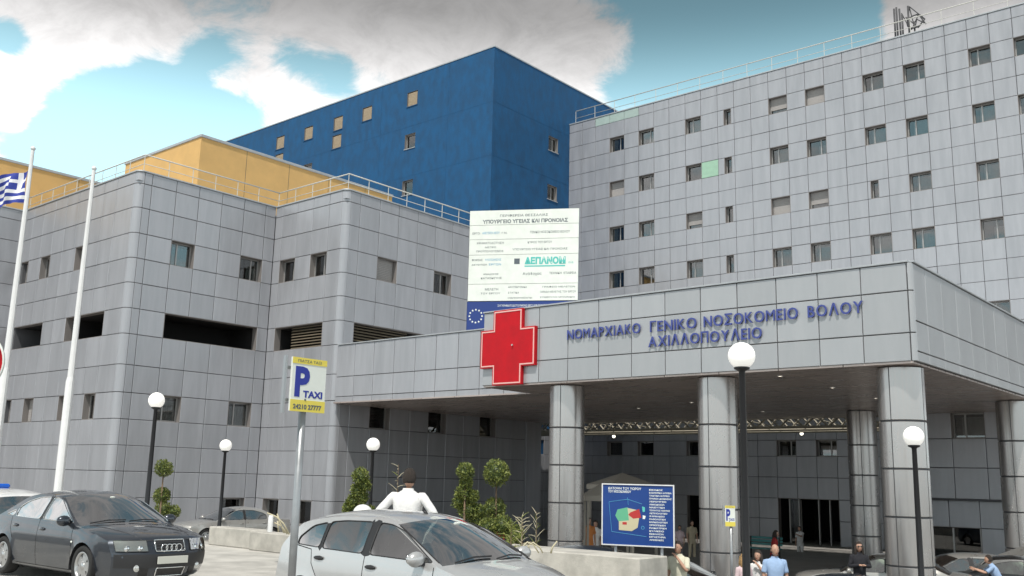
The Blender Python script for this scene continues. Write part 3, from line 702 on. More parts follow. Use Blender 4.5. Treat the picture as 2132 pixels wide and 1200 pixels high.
# lattice girder in the open court behind the soffit
tr = thing('lattice_girder', 'pale tubular lattice girder hanging in the open court behind the canopy', 'girder', (0, 0, 0))
for yy_, zt, zb in ((45.0, 3.35, 2.80), (46.2, 3.4, 2.75), (47.4, 3.45, 2.72)):
    for z in (zt, zb):
        q = MB(); q.tube([(-39.5, yy_, z), (-14.9, yy_, z)], .075, M_GIRDER, 6); q.build('chord', tr)
    x = -39.5; up = True
    while x < -15.6:
        q = MB(); q.tube([(x, yy_, zb if up else zt), (x+.62, yy_, zt if up else zb)], .05, M_GIRDER, 5); q.build('web_bar', tr)
        x += .62; up = not up
for x in [-39+1.9*i for i in range(13)]:
    q = MB(); q.tube([(x, 44.6, 3.45), (x+.3, 52.8, 3.0)], .035, M_GIRDER, 6); q.build('cross_tube', tr)
for px, py in ((1278, 909), (1669, 903)):
    p = at(px, py, Y=48.2); l = thing('hanging_spotlight', 'small lit spotlight under the lattice girder, '+('left of the middle column' if px < 1400 else 'right of the tallest globe lamp'), 'spotlight', p)
    q = MB(); q.sphere((0, 0, 0), .09, M_LIT, 10); q.build('bulb', l); q = MB(); q.tube([(0, 0, .08), (0, 0, 3.0-p.z)], .015, M_STEELDARK, 5); q.build('stem', l)

# columns
def column(cx, cy, d, label, rot):
    t = thing('round_column', label, 'column', (cx, cy, LOW_Z), 0, 'round columns under the canopy')
    zs = [3.1, 1.70, .49, -.71, -1.91, -3.25]; r = d/2
    for j in range(5):
        h = zs[j]-zs[j+1]
        for k in range(4):
            a0 = rot+k*math.pi/2
            link('panel', curved_mesh(r, h-.045, M_COLUMN, a0, a0+math.pi/2, 14), t, Matrix.Translation((0, 0, (zs[j]+zs[j+1])/2-LOW_Z)))
    q = MB(); q.lathe([(r-.035, 0), (r-.035, 3.1-LOW_Z)], M_GAP, 28); q.build('core', t)
    return t
CD = 1.17
for px, lab in ((1179, 'round clad column at the left end of the canopy, behind the topiary'), (1497, 'round clad column in the middle of the canopy, behind the small parking sign'), (1886, 'thick round clad column at the right front corner of the canopy')):
    p = at(px, 1000, Y=25.9); v = math.atan2(-p.y, -p.x)
    column(p.x, 25.9, CD, lab, v-R(118) if px > 1400 else v-R(112))
pc3 = at(1886, 1000, Y=25.9)
p = at(2122, 1000, X=pc3.x); column(p.x, p.y, CD, 'round clad column at the right edge of the picture', 0)
p = at(1799, 1000, D=39.5); column(p.x, p.y, CD, 'inner round clad column seen just left of the corner column', R(-75))
flush_panels()
# ---------------------------------------------------------------- cross, lettering, billboard
cr = thing('red_cross_sign', 'big red cross with pale outline at the left end of the canopy fascia', 'sign', (0, 0, 0))
a0, a1, b0, b1 = -22.57, -20.13, -22.0, -20.70
z0, z1, c0, c1 = 3.13, 5.72, 3.74, 5.06
def plus(g): return [(b0+g, z0+g), (b1-g, z0+g), (b1-g, c0+g), (a1-g, c0+g), (a1-g, c1-g), (b1-g, c1-g), (b1-g, z1-g), (b0+g, z1-g), (b0+g, c1-g), (a0+g, c1-g), (a0+g, c0+g), (b0+g, c0+g)]
q = MB(); q.prism(plus(0), 24.86, 24.98, M_RED); q.build('body', cr)
q = MB(); P, Q = plus(.04), plus(.085)
vs = [(x, 24.848, z) for x, z in P]+[(x, 24.848, z) for x, z in Q]+[(x, 24.86, z) for x, z in P]+[(x, 24.86, z) for x, z in Q]; n = 12
q.add(vs, [f for i in range(n) for f in ((i, (i+1) % n, (i+1) % n+n, i+n), (i+2*n, i, i+n, i+3*n), (i, i+2*n, (i+1) % n+2*n, (i+1) % n))], M_PINK); q.build('outline', cr)
q = MB(); q.lathe([(0, 0), (.03, 0), (.03, .04)], M_WHITEMETAL, 10, frame_matrix((-20.9, 24.77, 4.47), (0, 0, 1), (0, -1, 0)) if False else Matrix.Translation((-21.1, 24.84, 4.47)) @ Matrix.Rotation(R(90), 4, 'X')); q.build('dot_light', cr)  # white metal disc standing in for the small dot light on the cross

sg = thing('facade_lettering', 'two rows of raised dark blue Greek capital letters on the canopy fascia', 'lettering', (0, 0, 0))
def letters(s, x0, x1, zb, h):
    s = s.translate(str.maketrans('ΝΟΜΑΡΧΙΚΕΒΥΤ', 'NOMAPXIKEBYT'))
    """one mesh per letter, spread from x0 to x1"""
    items = []; pen = 0
    for ch in s:
        if ch == ' ': pen += .55*h; continue
        me, wd = text_mesh(ch, h*1.37, M_LETTER, .018, 0 if ch in 'MK' else .005)
        items.append((me, pen)); pen += wd+.17*h
    tot_ = pen-.17*h; k = (x1-x0)/tot_
    for me, p in items:
        link('letter', me, sg, Matrix.Translation((x0+p*k, 24.95, zb)) @ Matrix.Diagonal((k, 1, 1, 1)))
letters('ΝΟΜΑΡΧΙΑΚΟ', -18.86, -16.05, 4.50, .33); letters('ΓΕΝΙΚΟ', -15.70, -14.10, 4.50, .33)
letters('ΝΟΣΟΚΟΜΕΙΟ', -13.86, -10.96, 4.50, .33); letters('ΒΟΛΟΥ', -10.68, -9.17, 4.50, .33)
letters('ΑΧΙΛΛΟΠΟΥΛΕΙΟ', -15.76, -12.04, 4.04, .33)

v = ray(-10000, 735); v.z = 0; v = -v.normalized()
if v.dot(CR) < 0: v = -v
nb = Vector((v.y, -v.x, 0))
if nb.dot(CF) > 0: nb = -nb
o = at(971, 690, Y=29.0); MBd = frame_matrix(o, v, nb)
e = at(1205, 560, D=(Vector(o).dot(CF)))
def plane_hit(px, py):
    d = ray(px, py); t = Vector(o).dot(nb)/d.dot(nb); p = d*t; return (p-Vector(o)).dot(v), p.z-o.z
Wb = plane_hit(1206, 420)[0]; zt = plane_hit(979, 440)[1]; zw = plane_hit(971, 628)[1]
bb = thing('billboard', 'large white information billboard with black Greek text and navy starred strip above the canopy', 'billboard', (0, 0, 0)); bb.matrix_world = MBd
H = zt-zw
for i, (f0, f1) in enumerate(((0, .165), (.165, .325), (.325, .495), (.495, .815), (.815, 1))):
    q = MB(); q.box((.004*i, -.02, zt-H*f1+.012), (Wb-.005*i, .04, zt-H*f0-.004), M_WHITE); q.build('board', bb)
q = MB(); q.box((0, -.02, 0), (Wb, .04, zw-.02), M_EUBLUE); q.build('navy_board', bb)
q = MB(); q.box((.02, .045, -.4), (Wb-.02, .07, zt-.02), M_GAP); q.build('backing', bb)
for x in (.25, 1.6, 2.9, Wb-.3):
    q = MB(); q.box((x-.05, .08, -o.z+5.46), (x+.05, .18, zt-.1), M_GREYMETAL); q.build('post', bb)
def bt(s, fx, fz, fw, h, m=M_INK, off=0):
    text('print', s, bb, Matrix.Translation((Wb*fx, -.024, zt-H*fz)), h*1.37, m, .001, off, width=Wb*fw)
bt('ΠΕΡΙΦΕΡΕΙΑ ΘΕΣΣΑΛΙΑΣ', .28, .075, .44, .10); bt('ΥΠΟΥΡΓΕΙΟ ΥΓΕΙΑΣ ΚΑΙ ΠΡΟΝΟΙΑΣ', .12, .145, .78, .15, off=.006)
bt('ΕΡΓΟ:', .03, .265, .07, .09); bt('ΑΝΕΓΕΡΣΗ ΝΕΟΥ', .12, .265, .16, .10, M_CYAN); bt('Γ.Ν.', .30, .265, .05, .08)
bt('ΓΕΝΙΚΟ ΝΟΣΟΚΟΜΕΙΟ ΒΟΛΟΥ', .56, .265, .36, .10)
bt('ΧΡΗΜΑΤΟΔΟΤΗΣΗ', .07, .375, .25, .09); bt('ΜΕΤΡΟ', .15, .42, .1, .07); bt('ΠΡΟΫΠΟΛΟΓΙΣΜΟΣ', .07, .465, .25, .08)
bt('ΚΥΡΙΟΣ ΤΟΥ ΕΡΓΟΥ', .54, .375, .22, .09); bt('ΥΠΟΥΡΓΕΙΟ ΥΓΕΙΑΣ ΚΑΙ ΠΡΟΝΟΙΑΣ', .40, .45, .50, .085)
bt('ΦΟΡΕΑΣ', .03, .56, .10, .08); bt('ΥΛΟΠΟΙΗΣΗΣ', .15, .56, .15, .09, M_CYAN); bt('ΔΙΕΥΘΥΝΣΗ', .03, .61, .14, .07); bt('ΕΡΓΩΝ', .19, .61, .11, .08, M_CYAN)
q = MB(); q.box((Wb*.42, -.028, zt-H*.60), (Wb*.47, -.021, zt-H*.54), M_INK); q.build('emblem', bb)
bt('ΔΕΠΑΝΟΜ', .515, .60, .37, .27, M_TEAL, .02); bt('α.ε.', .91, .60, .05, .09, M_TEAL)
q = MB(); q.box((Wb*.515, -.024, zt-H*.632), (Wb*.88, -.021, zt-H*.618), M_TEAL); q.build('underline', bb)
bt('Ανάδοχος', .50, .72, .17, .11); bt('ΤΕΧΝΙΚΗ  ΕΤΑΙΡΕΙΑ', .74, .715, .24, .09)
bt('ΑΝΑΔΟΧΟΣ', .14, .715, .14, .07); bt('ΚΑΤΑΣΚΕΥΗΣ', .12, .76, .19, .08); bt('ΜΕΛΕΤΗ', .16, .885, .12, .10); bt('ΤΟΥ ΕΡΓΟΥ', .12, .925, .18, .07)
bt('ΑΡΧΙΤΕΚΤΟΝΙΚΑ', .37, .86, .17, .07); bt('ΣΤΑΤΙΚΑ', .37, .92, .10, .07); bt('ΗΛΕΚΤΡΟΜΗΧΑΝΟΛΟΓΙΚΑ', .37, .975, .22, .06)
bt('ΓΡΑΦΕΙΟ ΜΕΛΕΤΩΝ', .68, .86, .29, .065); bt('ΟΜΑΔΑ ΜΕΛΕΤΗΣ ΤΟΥ ΕΡΓΟΥ', .66, .915, .32, .08); bt('ΣΥΜΒΟΥΛΟΙ ΜΗΧΑΝΙΚΟΙ', .66, .97, .31, .06)
text('print', 'ΣΥΓΧΡΗΜΑΤΟΔΟΤΟΥΜΕΝΟ ΕΡΓΟ ΜΕ ΤΗΝ ΕΥΡΩΠΑΪΚΗ ΕΝΩΣΗ', bb, Matrix.Translation((Wb*.28, -.024, zw-.24)), .12, M_STAR, .001, 0, width=Wb*.60)
for k in range(12):
    a = 2*math.pi*k/12; cx_, cz_ = .38+.27*math.cos(a), zw*.5+.0+.27*math.sin(a); q = MB()
    P = [(cx_+(.05 if j % 2 == 0 else .022)*math.sin(j*math.pi/5), cz_+(.05 if j % 2 == 0 else .022)*math.cos(j*math.pi/5)) for j in range(10)]
    q.prism(P, -.026, -.021, M_STAR); q.build('star', bb)

# ---------------------------------------------------------------- flagpoles
def pole_to(name, label, cat, base, top, r0, r1, zb, group=None, collar=None, m=M_WHITEMETAL):
    t = thing(name, label, cat, (base.x, base.y, zb), 0, group); h = top-zb
    zc = (collar-zb) if collar else h*.35
    q = MB(); q.lathe([(r0, 0), (r0, zc), (r0*.78, zc+.12)], m, 16); q.build('lower_tube', t)
    q = MB(); q.lathe([(r0*.78, zc+.12), (r1, h)], m, 14); q.build('upper_tube', t)
    q = MB(); q.sphere((0, 0, h+.02), r1*1.5, m, 10); q.build('finial', t)
    q = MB(); q.lathe([(r0*2.1, 0), (r0*2.1, .04), (r0*1.4, .06), (r0*1.1, .2), (r0, .2)], m, 16); q.build('base', t)
    q = MB(); q.tube([(r0+.02, 0, 1.2), (r1+.03, 0, h*.96)], .008, m, 4); q.build('halyard', t)
    return t
GF = 'tall white flagpoles'
b = at(122, 1015, D=27); tt = at(192, 352, D=27); kk = tt*(b.y/tt.y) if False else tt
# the pole is vertical: keep x,y of its foot, read its height off the sight line of its top
def topz(px, py, x, y):
    d = ray(px, py); k = (x*x+y*y)**.5/(d.x*d.x+d.y*d.y)**.5; return d.z*k
c = at(158, 690, D=27); p2t = thing
pole_to('flagpole', 'tall white flagpole without a flag, rising behind the dark sedan', 'flagpole', c, topz(192, 352, c.x, c.y), .115, .05, STREET_Z if c.y < EDGE_Y else gz(c.x, c.y), GF, topz(148, 795, c.x, c.y))
c = at(30, 620, D=27)
f1 = pole_to('flagpole', 'tall white flagpole flying a blue and white flag at the left edge', 'flagpole', c, topz(62, 310, c.x, c.y), .12, .05, STREET_Z if c.y < EDGE_Y else gz(c.x, c.y), GF, topz(8, 775, c.x, c.y))
# Greek flag: nine stripes, cross in the canton, cloth waving towards the left
M_FB = mat('flag_blue', (.03, .05, .30), .8); M_FW = mat('flag_white', (.78, .78, .80), .8)
zf = topz(50, 352, c.x, c.y); NX, NZ = 54, 36; FH, FL = .95, 1.5; q = MB()
vs = []
for j in range(NZ+1):
    for i in range(NX+1):
        u, v_ = i/NX, j/NZ
        d = -v*(u*FL*.86) - nb*(.09*math.sin(u*9+v_*2.5)*min(1, u*4)+.05*math.sin(u*17-v_*4))
        vs.append((c.x+d.x-v.x*.07, c.y+d.y-v.y*.07, zf-.02-v_*FH*(1-.12*u)-.30*u**1.3-.05*math.sin(u*8+1)*u))
q.v = vs
for j in range(NZ):
    for i in range(NX):
        s = int(j/NZ*9); can_ = i/NX < .37 and j/NZ < 5/9
        if can_:
            cxk, cyk = i/NX/.37, (j+.5)/NZ/(5/9); white = abs(cxk-.5) < .11 or .4 < cyk < .6
        else: white = s % 2 == 1
        a = j*(NX+1)+i; q.f.append((a, a+1, a+NX+2, a+NX+1)); q.m.append(q.mi(M_FW if white else M_FB)); q.sm.append(True)
fl = q.build('flag'); tag(fl, 'blue and white striped flag with a white cross, waving from the left flagpole', 'flag')

# ---------------------------------------------------------------- street lamps
def lamp(px, py, dia_px, label, foot=None, gd=.44, r=.06):
    D = gd*F_PX/dia_px; p = at(px, py, D=D)
    z = gz(p.x, p.y) if (p.y > EDGE_Y or p.x > EDGE_X) else STREET_Z
    t = thing('globe_lamp', label, 'street lamp', (p.x, p.y, z), 0, 'globe lamps on black posts'); h = p.z-z-gd/2
    q = MB(); q.lathe([(r*2.4, 0), (r*2.4, .03), (r*1.6, .08), (r*1.45, .5), (r*1.15, .56), (r*.85, h-.05), (r*1.0, h-.03), (r*2.1, h), (r*2.1, h+.03), (r*1.6, h+.04)], M_BLACK, 16); q.build('post', t)
    q = MB(); q.sphere((0, 0, h+gd/2), gd/2, M_GLOBE, 28); q.build('globe', t)
lamp(1544, 741, 56, 'tallest globe lamp, standing in front of the canopy between the second and third columns')
lamp(326, 834, 33, 'globe lamp on a black post in front of the rounded left corner of the wing')
lamp(470, 928, 25, 'small distant globe lamp before the recessed face of the wing')
lamp(777, 926, 28, 'globe lamp before the shaded wall left of the man in white')
lamp(1902, 909, 42, 'globe lamp in front of the thick corner column')
p = at(755, 1068, D=17); t = thing('low_globe_light', 'white dome light just showing over the silver hatchback roof', 'bollard light', (p.x, p.y, LOW_Z))
q = MB(); q.lathe([(.07, 0), (.07, p.z-LOW_Z-.14)], M_BLACK, 12); q.build('post', t); q = MB(); q.sphere((0, 0, p.z-LOW_Z), .17, M_WHITEMETAL, 20, (1, 1, .85)); q.build('globe', t)

# ---------------------------------------------------------------- signs
def taxi_sign(name, label, px_c, py_t, py_b, px_pole, X=None, D=9.0, w_=.46, h_=.0, axis='Y', small=False):
    pass
D = 8.6; c = at(636, 860, D=D)
TL = at(608.5, 742, X=c.x); TRt = at(680.5, 753, X=c.x); BR = at(671.7, 863, X=c.x); BL = at(601, 853.7, X=c.x)
y0, y1 = (TL.y+BL.y)/2, (TRt.y+BR.y)/2; z1, z0 = (TL.z+TRt.z)/2, (BL.z+BR.z)/2
def parking_sign(label, org, u, n, wd, ht, zfoot, polex, sub):
    t = thing('parking_sign', label, 'sign'); M = frame_matrix(org, u, n); t.matrix_world = M
    q = MB(); q.box((0, -.012, 0), (wd, .012, ht), M_WHITE, bev=.003); q.build('plate', t)
    q = MB(); q.box((.0, -.0155, ht*.885), (wd, -.0125, ht), M_YELLOW); q.build('header_print', t)
    q = MB(); q.box((.0, -.0155, 0), (wd, -.0125, ht*.215), M_YELLOW); q.build('footer_print', t)
    q = MB(); q.box((-.055, .02, -.02), (-.03, .05, ht+.01), M_GREYMETAL); q.box((-.03, .03, .08), (wd*.6, .045, .11), M_GREYMETAL); q.box((-.03, .03, ht-.11), (wd*.6, .045, ht-.08), M_GREYMETAL); q.build('bracket', t)
    text('print', 'P', t, Matrix.Translation((wd*.10, -.0135, ht*.30)), ht*.54*1.37, M_SIGNBLUE, .001, .014*ht/.45, width=wd*.42)
    text('print', 'TAXI', t, Matrix.Translation((wd*.35, -.0135, ht*.27)), ht*.125*1.37, M_SIGNBLUE, .001, .003, width=wd*.56)
    text('print', 'ΠΙΑΤΣΑ ΤΑΞΙ', t, Matrix.Translation((wd*.15, -.0165, ht*.915)), ht*.05*1.37, M_INK, .0005, 0, width=wd*.68)
    if sub: text('print', '24210 27777', t, Matrix.Translation((wd*.08, -.0165, ht*.05)), ht*.085*1.37, M_INK, .0005, .002, width=wd*.82)
    q = MB(); q.lathe([(.024, 0), (.016, .012), (.0, .012)], M_INK, 10, Matrix.Translation((wd*.42, -.0135, ht*.22)) @ Matrix.Rotation(R(90), 4, 'X') @ Matrix.Scale(ht, 4)); q.build('emblem', t)
    q = MB(); q.tube([(polex, .045, zfoot-org[2]), (polex, .045, ht*.9)], .034, M_GREYMETAL, 14); q.build('post', t)
    return t
parking_sign('yellow and white P TAXI parking sign on a steel post before the silver hatchback', (c.x, y0, z0), (0, 1, 0), (1, 0, 0), y1-y0, z1-z0, STREET_Z, (c.y-y0), True)
D = 24; a = at(1510, 1096, D=D); b = at(1531, 1056, D=D)
uu = Vector((CR.x, CR.y, 0)).normalized(); nn = -Vector((CF.x, CF.y, 0)).normalized()
parking_sign('small distant P parking sign before the middle column', (a.x, a.y, a.z), uu, nn, .25, .50, LOW_Z, .15, False)
# red disc at the left edge
p = at(-59, 755, D=10.0); t = thing('no_entry_sign', 'red round traffic sign with pale rim cut off by the left edge', 'sign'); t.matrix_world = frame_matrix(p, uu, nn)
q = MB(); q.lathe([(0, .0), (.318, .0), (.318, .006)], M_RED, 48, Matrix.Rotation(R(90), 4, 'X')); q.build('disc', t)
q = MB(); q.lathe([(.318, .004), (.33, .004), (.335, 0), (.335, -.02), (0, -.02)], M_WHITE, 48, Matrix.Rotation(R(90), 4, 'X')); q.build('rim', t)
q = MB(); q.box((-.2, -.011, -.045), (.2, -.007, .045), M_WHITE); q.build('bar', t)
q = MB(); q.tube([(0, .05, STREET_Z-p.z), (0, .05, .2)], .03, M_GREYMETAL, 12); q.build('post', t)

# blue site-plan board
Dl, Dr = 19.6, 19.1
tl, tr_, br, bl = at(1253, 1007, D=Dl), at(1406, 1010, D=Dr), at(1405, 1141, D=Dr), at(1253, 1135, D=Dl)
u = (br-bl); u.z = 0; wd = u.length; u.normalize(); n_ = Vector((u.y, -u.x, 0)); n_ = n_ if n_.dot(CF) < 0 else -n_
zb_, zt_ = (bl.z+br.z)/2, (tl.z+tr_.z)/2; ht = zt_-zb_
t = thing('site_plan_board', 'blue site plan board with coloured map and white list on two posts', 'sign'); t.matrix_world = frame_matrix((bl.x, bl.y, zb_), u, n_)
q = MB(); q.box((.02, -.01, .02), (wd-.02, .02, ht-.02), M_EUBLUE); q.build('panel', t)
M_FACE = mat('board_blue', (.006, .045, .22), .4, nvar=.1, nscale=2); q.mats[0] = M_FACE; t.children[0].data.materials[0] = M_FACE
for a, b in (((0, -.03, 0), (.022, .03, ht)), ((wd-.022, -.03, 0), (wd, .03, ht)), ((.022, -.03, 0), (wd-.022, .03, .022)), ((.022, -.03, ht-.022), (wd-.022, .03, ht))):
    q = MB(); q.box(a, b, M_WHITEMETAL); q.build('frame', t)
for x in (.27, wd-.27):
    q = MB(); q.tube([(x, .06, LOW_Z-zb_), (x, .06, ht*.8)], .03, M_GREYMETAL, 10); q.build('post', t)
def bp(s, fx, fz, fw, h, m=M_STAR): text('print', s, t, Matrix.Translation((wd*fx, -.012, ht*(1-fz))), h*1.37*ht, m, .0005, .001, width=wd*fw)
bp('ΚΑΤΟΨΗ ΤΟΥ ΧΩΡΟΥ', .09, .095, .46, .038); bp('ΤΟΥ ΝΟΣΟΚΟΜΕΙΟΥ', .09, .145, .32, .036)
for i, s in enumerate(['ΕΙΣΟΔΟΣ', 'ΕΞΩΤΕΡΙΚΑ ΙΑΤΡΕΙΑ', 'ΤΑΚΤΙΚΑ ΙΑΤΡΕΙΑ', 'ΓΡΑΦΕΙΑ ΔΙΟΙΚΗΣΗΣ', 'ΧΕΙΡΟΥΡΓΕΙΟ', 'ΑΙΜΟΔΟΣΙΑ', 'ΜΑΙΕΥΤΙΚΗ', 'ΤΕΧΝΗΤΟΣ ΝΕΦΡΟΣ', 'ΑΚΤΙΝΟΛΟΓΙΚΟ', 'ΦΑΡΜΑΚΕΙΟ', 'ΠΑΘΟΛΟΓΙΚΗ', 'ΚΑΡΔΙΟΛΟΓΙΚΗ', 'ΟΡΘΟΠΕΔΙΚΗ', 'ΠΑΙΔΙΑΤΡΙΚΗ', 'ΚΥΛΙΚΕΙΟ', 'ΕΚΚΛΗΣΙΑ', 'ΕΡΓΑΣΤΗΡΙΑ', 'ΑΠΟΘΗΚΕΣ']):
    bp(s, .66, .10+i*.047, .10+.012*len(s), .024)
def patch(poly, m, d=.0):
    q = MB(); q.prism([(wd*x, ht*(1-z)) for x, z in poly], -.014-d, -.011, m); q.build('map_patch', t)
M_MG = mat('map_green', (.12, .42, .25), .6); M_MC = mat('map_cream', (.55, .50, .33), .6); M_MR = mat('map_red', (.45, .03, .03), .6)
patch([(.22, .42), (.36, .38), (.40, .60), (.24, .62), (.19, .52)], M_MG); patch([(.36, .39), (.50, .42), (.52, .55), (.50, .70), (.42, .76), (.24, .75), (.24, .61), (.38, .59)], M_MC, .001)
patch([(.40, .46), (.52, .40), (.55, .54), (.44, .56), (.37, .50)], M_MR, .002); patch([(.29, .62), (.35, .62), (.35, .66), (.29, .66)], M_MR, .003); patch([(.56, .36), (.60, .37), (.60, .44), (.57, .45)], M_TEAL); patch([(.57, .50), (.61, .51), (.60, .56), (.57, .56)], M_STAR)
q = MB(); q.lathe([(.035, 0), (.03, .004), (.025, 0)], M_CYAN, 20, Matrix.Translation((wd*.57, -.012, ht*.30)) @ Matrix.Rotation(R(90), 4, 'X')); q.build('compass_ring', t)
for a, b in (((.10, .30), (.14, .78)), ((.14, .78), (.62, .84)), ((.10, .30), (.36, .25)), ((.36, .25), (.56, .32)), ((.36, .22), (.37, .34))):
    q = MB(); q.tube([(wd*a[0], -.012, ht*(1-a[1])), (wd*b[0], -.012, ht*(1-b[1]))], .004, M_CYAN, 4); q.build('map_line', t)

# white gazebo behind the board
p = at(1266, 1120, D=33); t = thing('gazebo', 'small pale canvas gazebo partly hidden behind the blue plan board', 'gazebo', (p.x, p.y, LOW_Z), math.atan2(CR.y, CR.x))
hh = topz(1262, 1032, p.x, p.y)-LOW_Z
for x in (-.75, .75):
    for y in (-.75, .75): q = MB(); q.box((x-.04, y-.04, 0), (x+.04, y+.04, hh), M_TENT); q.build('leg', t)
q = MB(); q.add([(-.85, -.85, hh), (.85, -.85, hh), (.85, .85, hh), (-.85, .85, hh), (0, 0, hh+.55), (-.85, -.85, hh-.18), (.85, -.85, hh-.18), (.85, .85, hh-.18), (-.85, .85, hh-.18)],
    [(0, 1, 4), (1, 2, 4), (2, 3, 4), (3, 0, 4), (0, 5, 6, 1), (1, 6, 7, 2), (2, 7, 8, 3), (3, 8, 5, 0)], M_TENT); q.build('roof', t)
p = at(1296, 1100, D=36); t = thing('gazebo', 'taller pale canvas gazebo whose peak shows above the blue plan board', 'gazebo', (p.x, p.y, LOW_Z), math.atan2(CR.y, CR.x)+.4)
hh = topz(1296, 1010, p.x, p.y)-LOW_Z
for x in (-.9, .9):
    for y in (-.9, .9): q = MB(); q.box((x-.04, y-.04, 0), (x+.04, y+.04, hh), M_TENT); q.build('leg', t)
q = MB(); q.add([(-1, -1, hh), (1, -1, hh), (1, 1, hh), (-1, 1, hh), (0, 0, hh+.45), (-1, -1, hh-.18), (1, -1, hh-.18), (1, 1, hh-.18), (-1, 1, hh-.18)],
    [(0, 1, 4), (1, 2, 4), (2, 3, 4), (3, 0, 4), (0, 5, 6, 1), (1, 6, 7, 2), (2, 7, 8, 3), (3, 8, 5, 0)], M_TENT); q.build('roof', t)
# teal bench by the entrance
p = at(1588, 1128, D=44); t = thing('waiting_bench', 'teal bench with slatted back by the entrance doors', 'bench', (p.x, p.y, LOW_Z), 0)
MT = mat('teal_paint', (.05, .22, .22), .5)
for z, dy in ((.9, .25), (.76, .22), (.62, .20)): q = MB(); q.box((-.85, dy, z-.05), (.85, dy+.03, z+.05), MT, bev=.005); q.build('slat', t)
q = MB(); q.box((-.85, -.25, .42), (.85, .2, .46), MT, bev=.005); q.build('seat', t)
for x in (-.7, .7): q = MB(); q.box((x-.03, -.2, 0), (x+.03, .24, .42), M_BLACK); q.box((x-.03, .2, .42), (x+.03, .25, .95), M_BLACK); q.build('leg', t)

# ---------------------------------------------------------------- plants
def leaf_ball(mb_, c, r, n, size=.05, sc=(1, 1, 1), fuzz=.18):
    c = Vector(c)
    lob = [(Vector((random.gauss(0, 1), random.gauss(0, 1), random.gauss(0, 1))).normalized(), random.uniform(-.16, .14)) for _ in range(9)]
    for _ in range(n):
        d = Vector((random.gauss(0, 1), random.gauss(0, 1), random.gauss(0, 1))).normalized()
        k = 1+sum(a*max(0, d.dot(l))**6 for l, a in lob)
        rr = r*k*(1-abs(random.gauss(0, fuzz)))*random.choice((1, 1, 1, 1.06))
        p = c+Vector((d.x*sc[0], d.y*sc[1], d.z*sc[2]))*rr
        s = size*random.uniform(.6, 1.5); t = (d+Vector((random.gauss(0, .7), random.gauss(0, .7), random.gauss(0, .7)+.3))).normalized()
        w_ = t.cross(Vector((random.gauss(0, 1), random.gauss(0, 1), random.gauss(0, 1)))).normalized()
        m = M_LEAF[min(2, max(0, int(random.gauss(.9, .8))))]
        mb_.add([p-w_*s*.35, p+w_*s*.35, p+w_*s*.2+t*s, p-w_*s*.15+t*s*1.2], [(0, 1, 2, 3)], m)
def topiary(label, D, balls, foot=None, size=.034, dens=1.6, name='topiary', cat='topiary', group='clipped topiary shrubs in the forecourt bed'):
    """balls: (px, py, radius px) from the photo survey, standing on one vertical stem"""
    c0 = at(balls[0][0], balls[0][1], D=D); zf = gz(c0.x, c0.y)
    t = thing(name, label, cat, (c0.x, c0.y, zf), 0, group); O = Vector((c0.x, c0.y, zf))
    for px, py, rp in balls:
        p = at(px, py, D=D)-O; r = rp*D/F_PX; q = MB()
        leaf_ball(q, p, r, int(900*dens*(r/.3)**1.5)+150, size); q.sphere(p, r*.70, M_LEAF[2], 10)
        q.build('foliage', t)
    q = MB(); q.tube([(0, 0, 0), (.02, .01, .6), (0, 0, c0.z-zf)], [.035, .028, .02], M_TRUNKBARK, 7); q.build('trunk', t)
    return t
topiary('two-ball topiary shrub standing left of the parked silver sedan', 28, [(341, 976, 17), (337, 1033, 17)])
topiary('lumpy spiral topiary shrub at the left of the man in white', 24, [(750, 992, 17), (757, 1010, 15), (745, 1022, 15), (752, 1036, 15), (735, 1046, 15), (728, 1058, 15)], dens=1.4)
topiary('tall topiary of stacked balls right of the man in white', 23, [(969, 982, 18), (970, 1006, 13), (966, 1027, 18), (984, 1034, 13), (957, 1046, 15), (975, 1062, 20), (1000, 1065, 14), (994, 1084, 16)], dens=1.4)
topiary('two-ball topiary with a wide top ball and bare stem before the first column', 24, [(1034, 986, 27), (1029, 1061, 24)])
def yucca(label, px, py0, py1, D, n=26, L=.5, m=M_DRY, name='dry_shrub', spread=.9, cat='shrub'):
    p = at(px, py1, D=D); top = at(px, py0, D=D); zf = gz(p.x, p.y) if p.y > EDGE_Y else STREET_Z
    t = thing(name, label, cat, (p.x, p.y, zf)); h = top.z-zf
    q = MB(); q.tube([(0, 0, 0), (.02, 0, h*.6), (0, .02, h)], [.02, .014, .005], M_TRUNKBARK, 5); q.build('trunk', t)
    q = MB()
    for i in range(n):
        z = h*(.35+.65*i/n); a = i*2.4+random.random(); l = L*(1.1-.6*i/n)*random.uniform(.7, 1.1)
        d = Vector((math.cos(a)*spread, math.sin(a)*spread, random.uniform(.1, .9)))
        q.tube([(0, 0, z), d*l*.5+Vector((0, 0, z)), d*l+Vector((0, 0, z-.03))], [.008, .006, .003], random.choice((m, m, M_LEAF[0])), 4)
    q.build('stems', t)
yucca('sparse dry shrub with upturned twigs beside the head of the man in white', 825, 965, 1050, 22, 34, .38)
yucca('dry tangled shrub among the clipped topiaries', 1085, 1075, 1130, 19, 30, .45, spread=.7)
yucca('dry spindly shrub behind the hatchback bonnet', 1115, 1066, 1140, 21, 44, .42, M_DRY, spread=.6)
yucca('small green and dry shrub at the foot of the left column', 1062, 1090, 1140, 19, 40, .4, M_LEAF[0])
t = topiary('low dark leafy bush at the foot of the stacked topiary', 22, [(1045, 1095, 22), (1015, 1100, 20), (1070, 1115, 20)], dens=1.3, name='leafy_bush', cat='bush', group=None)
topiary('low leafy bush at the foot of the left topiary', 24, [(768, 1068, 16), (745, 1072, 14)], dens=1.3, name='leafy_bush', cat='bush', group=None)
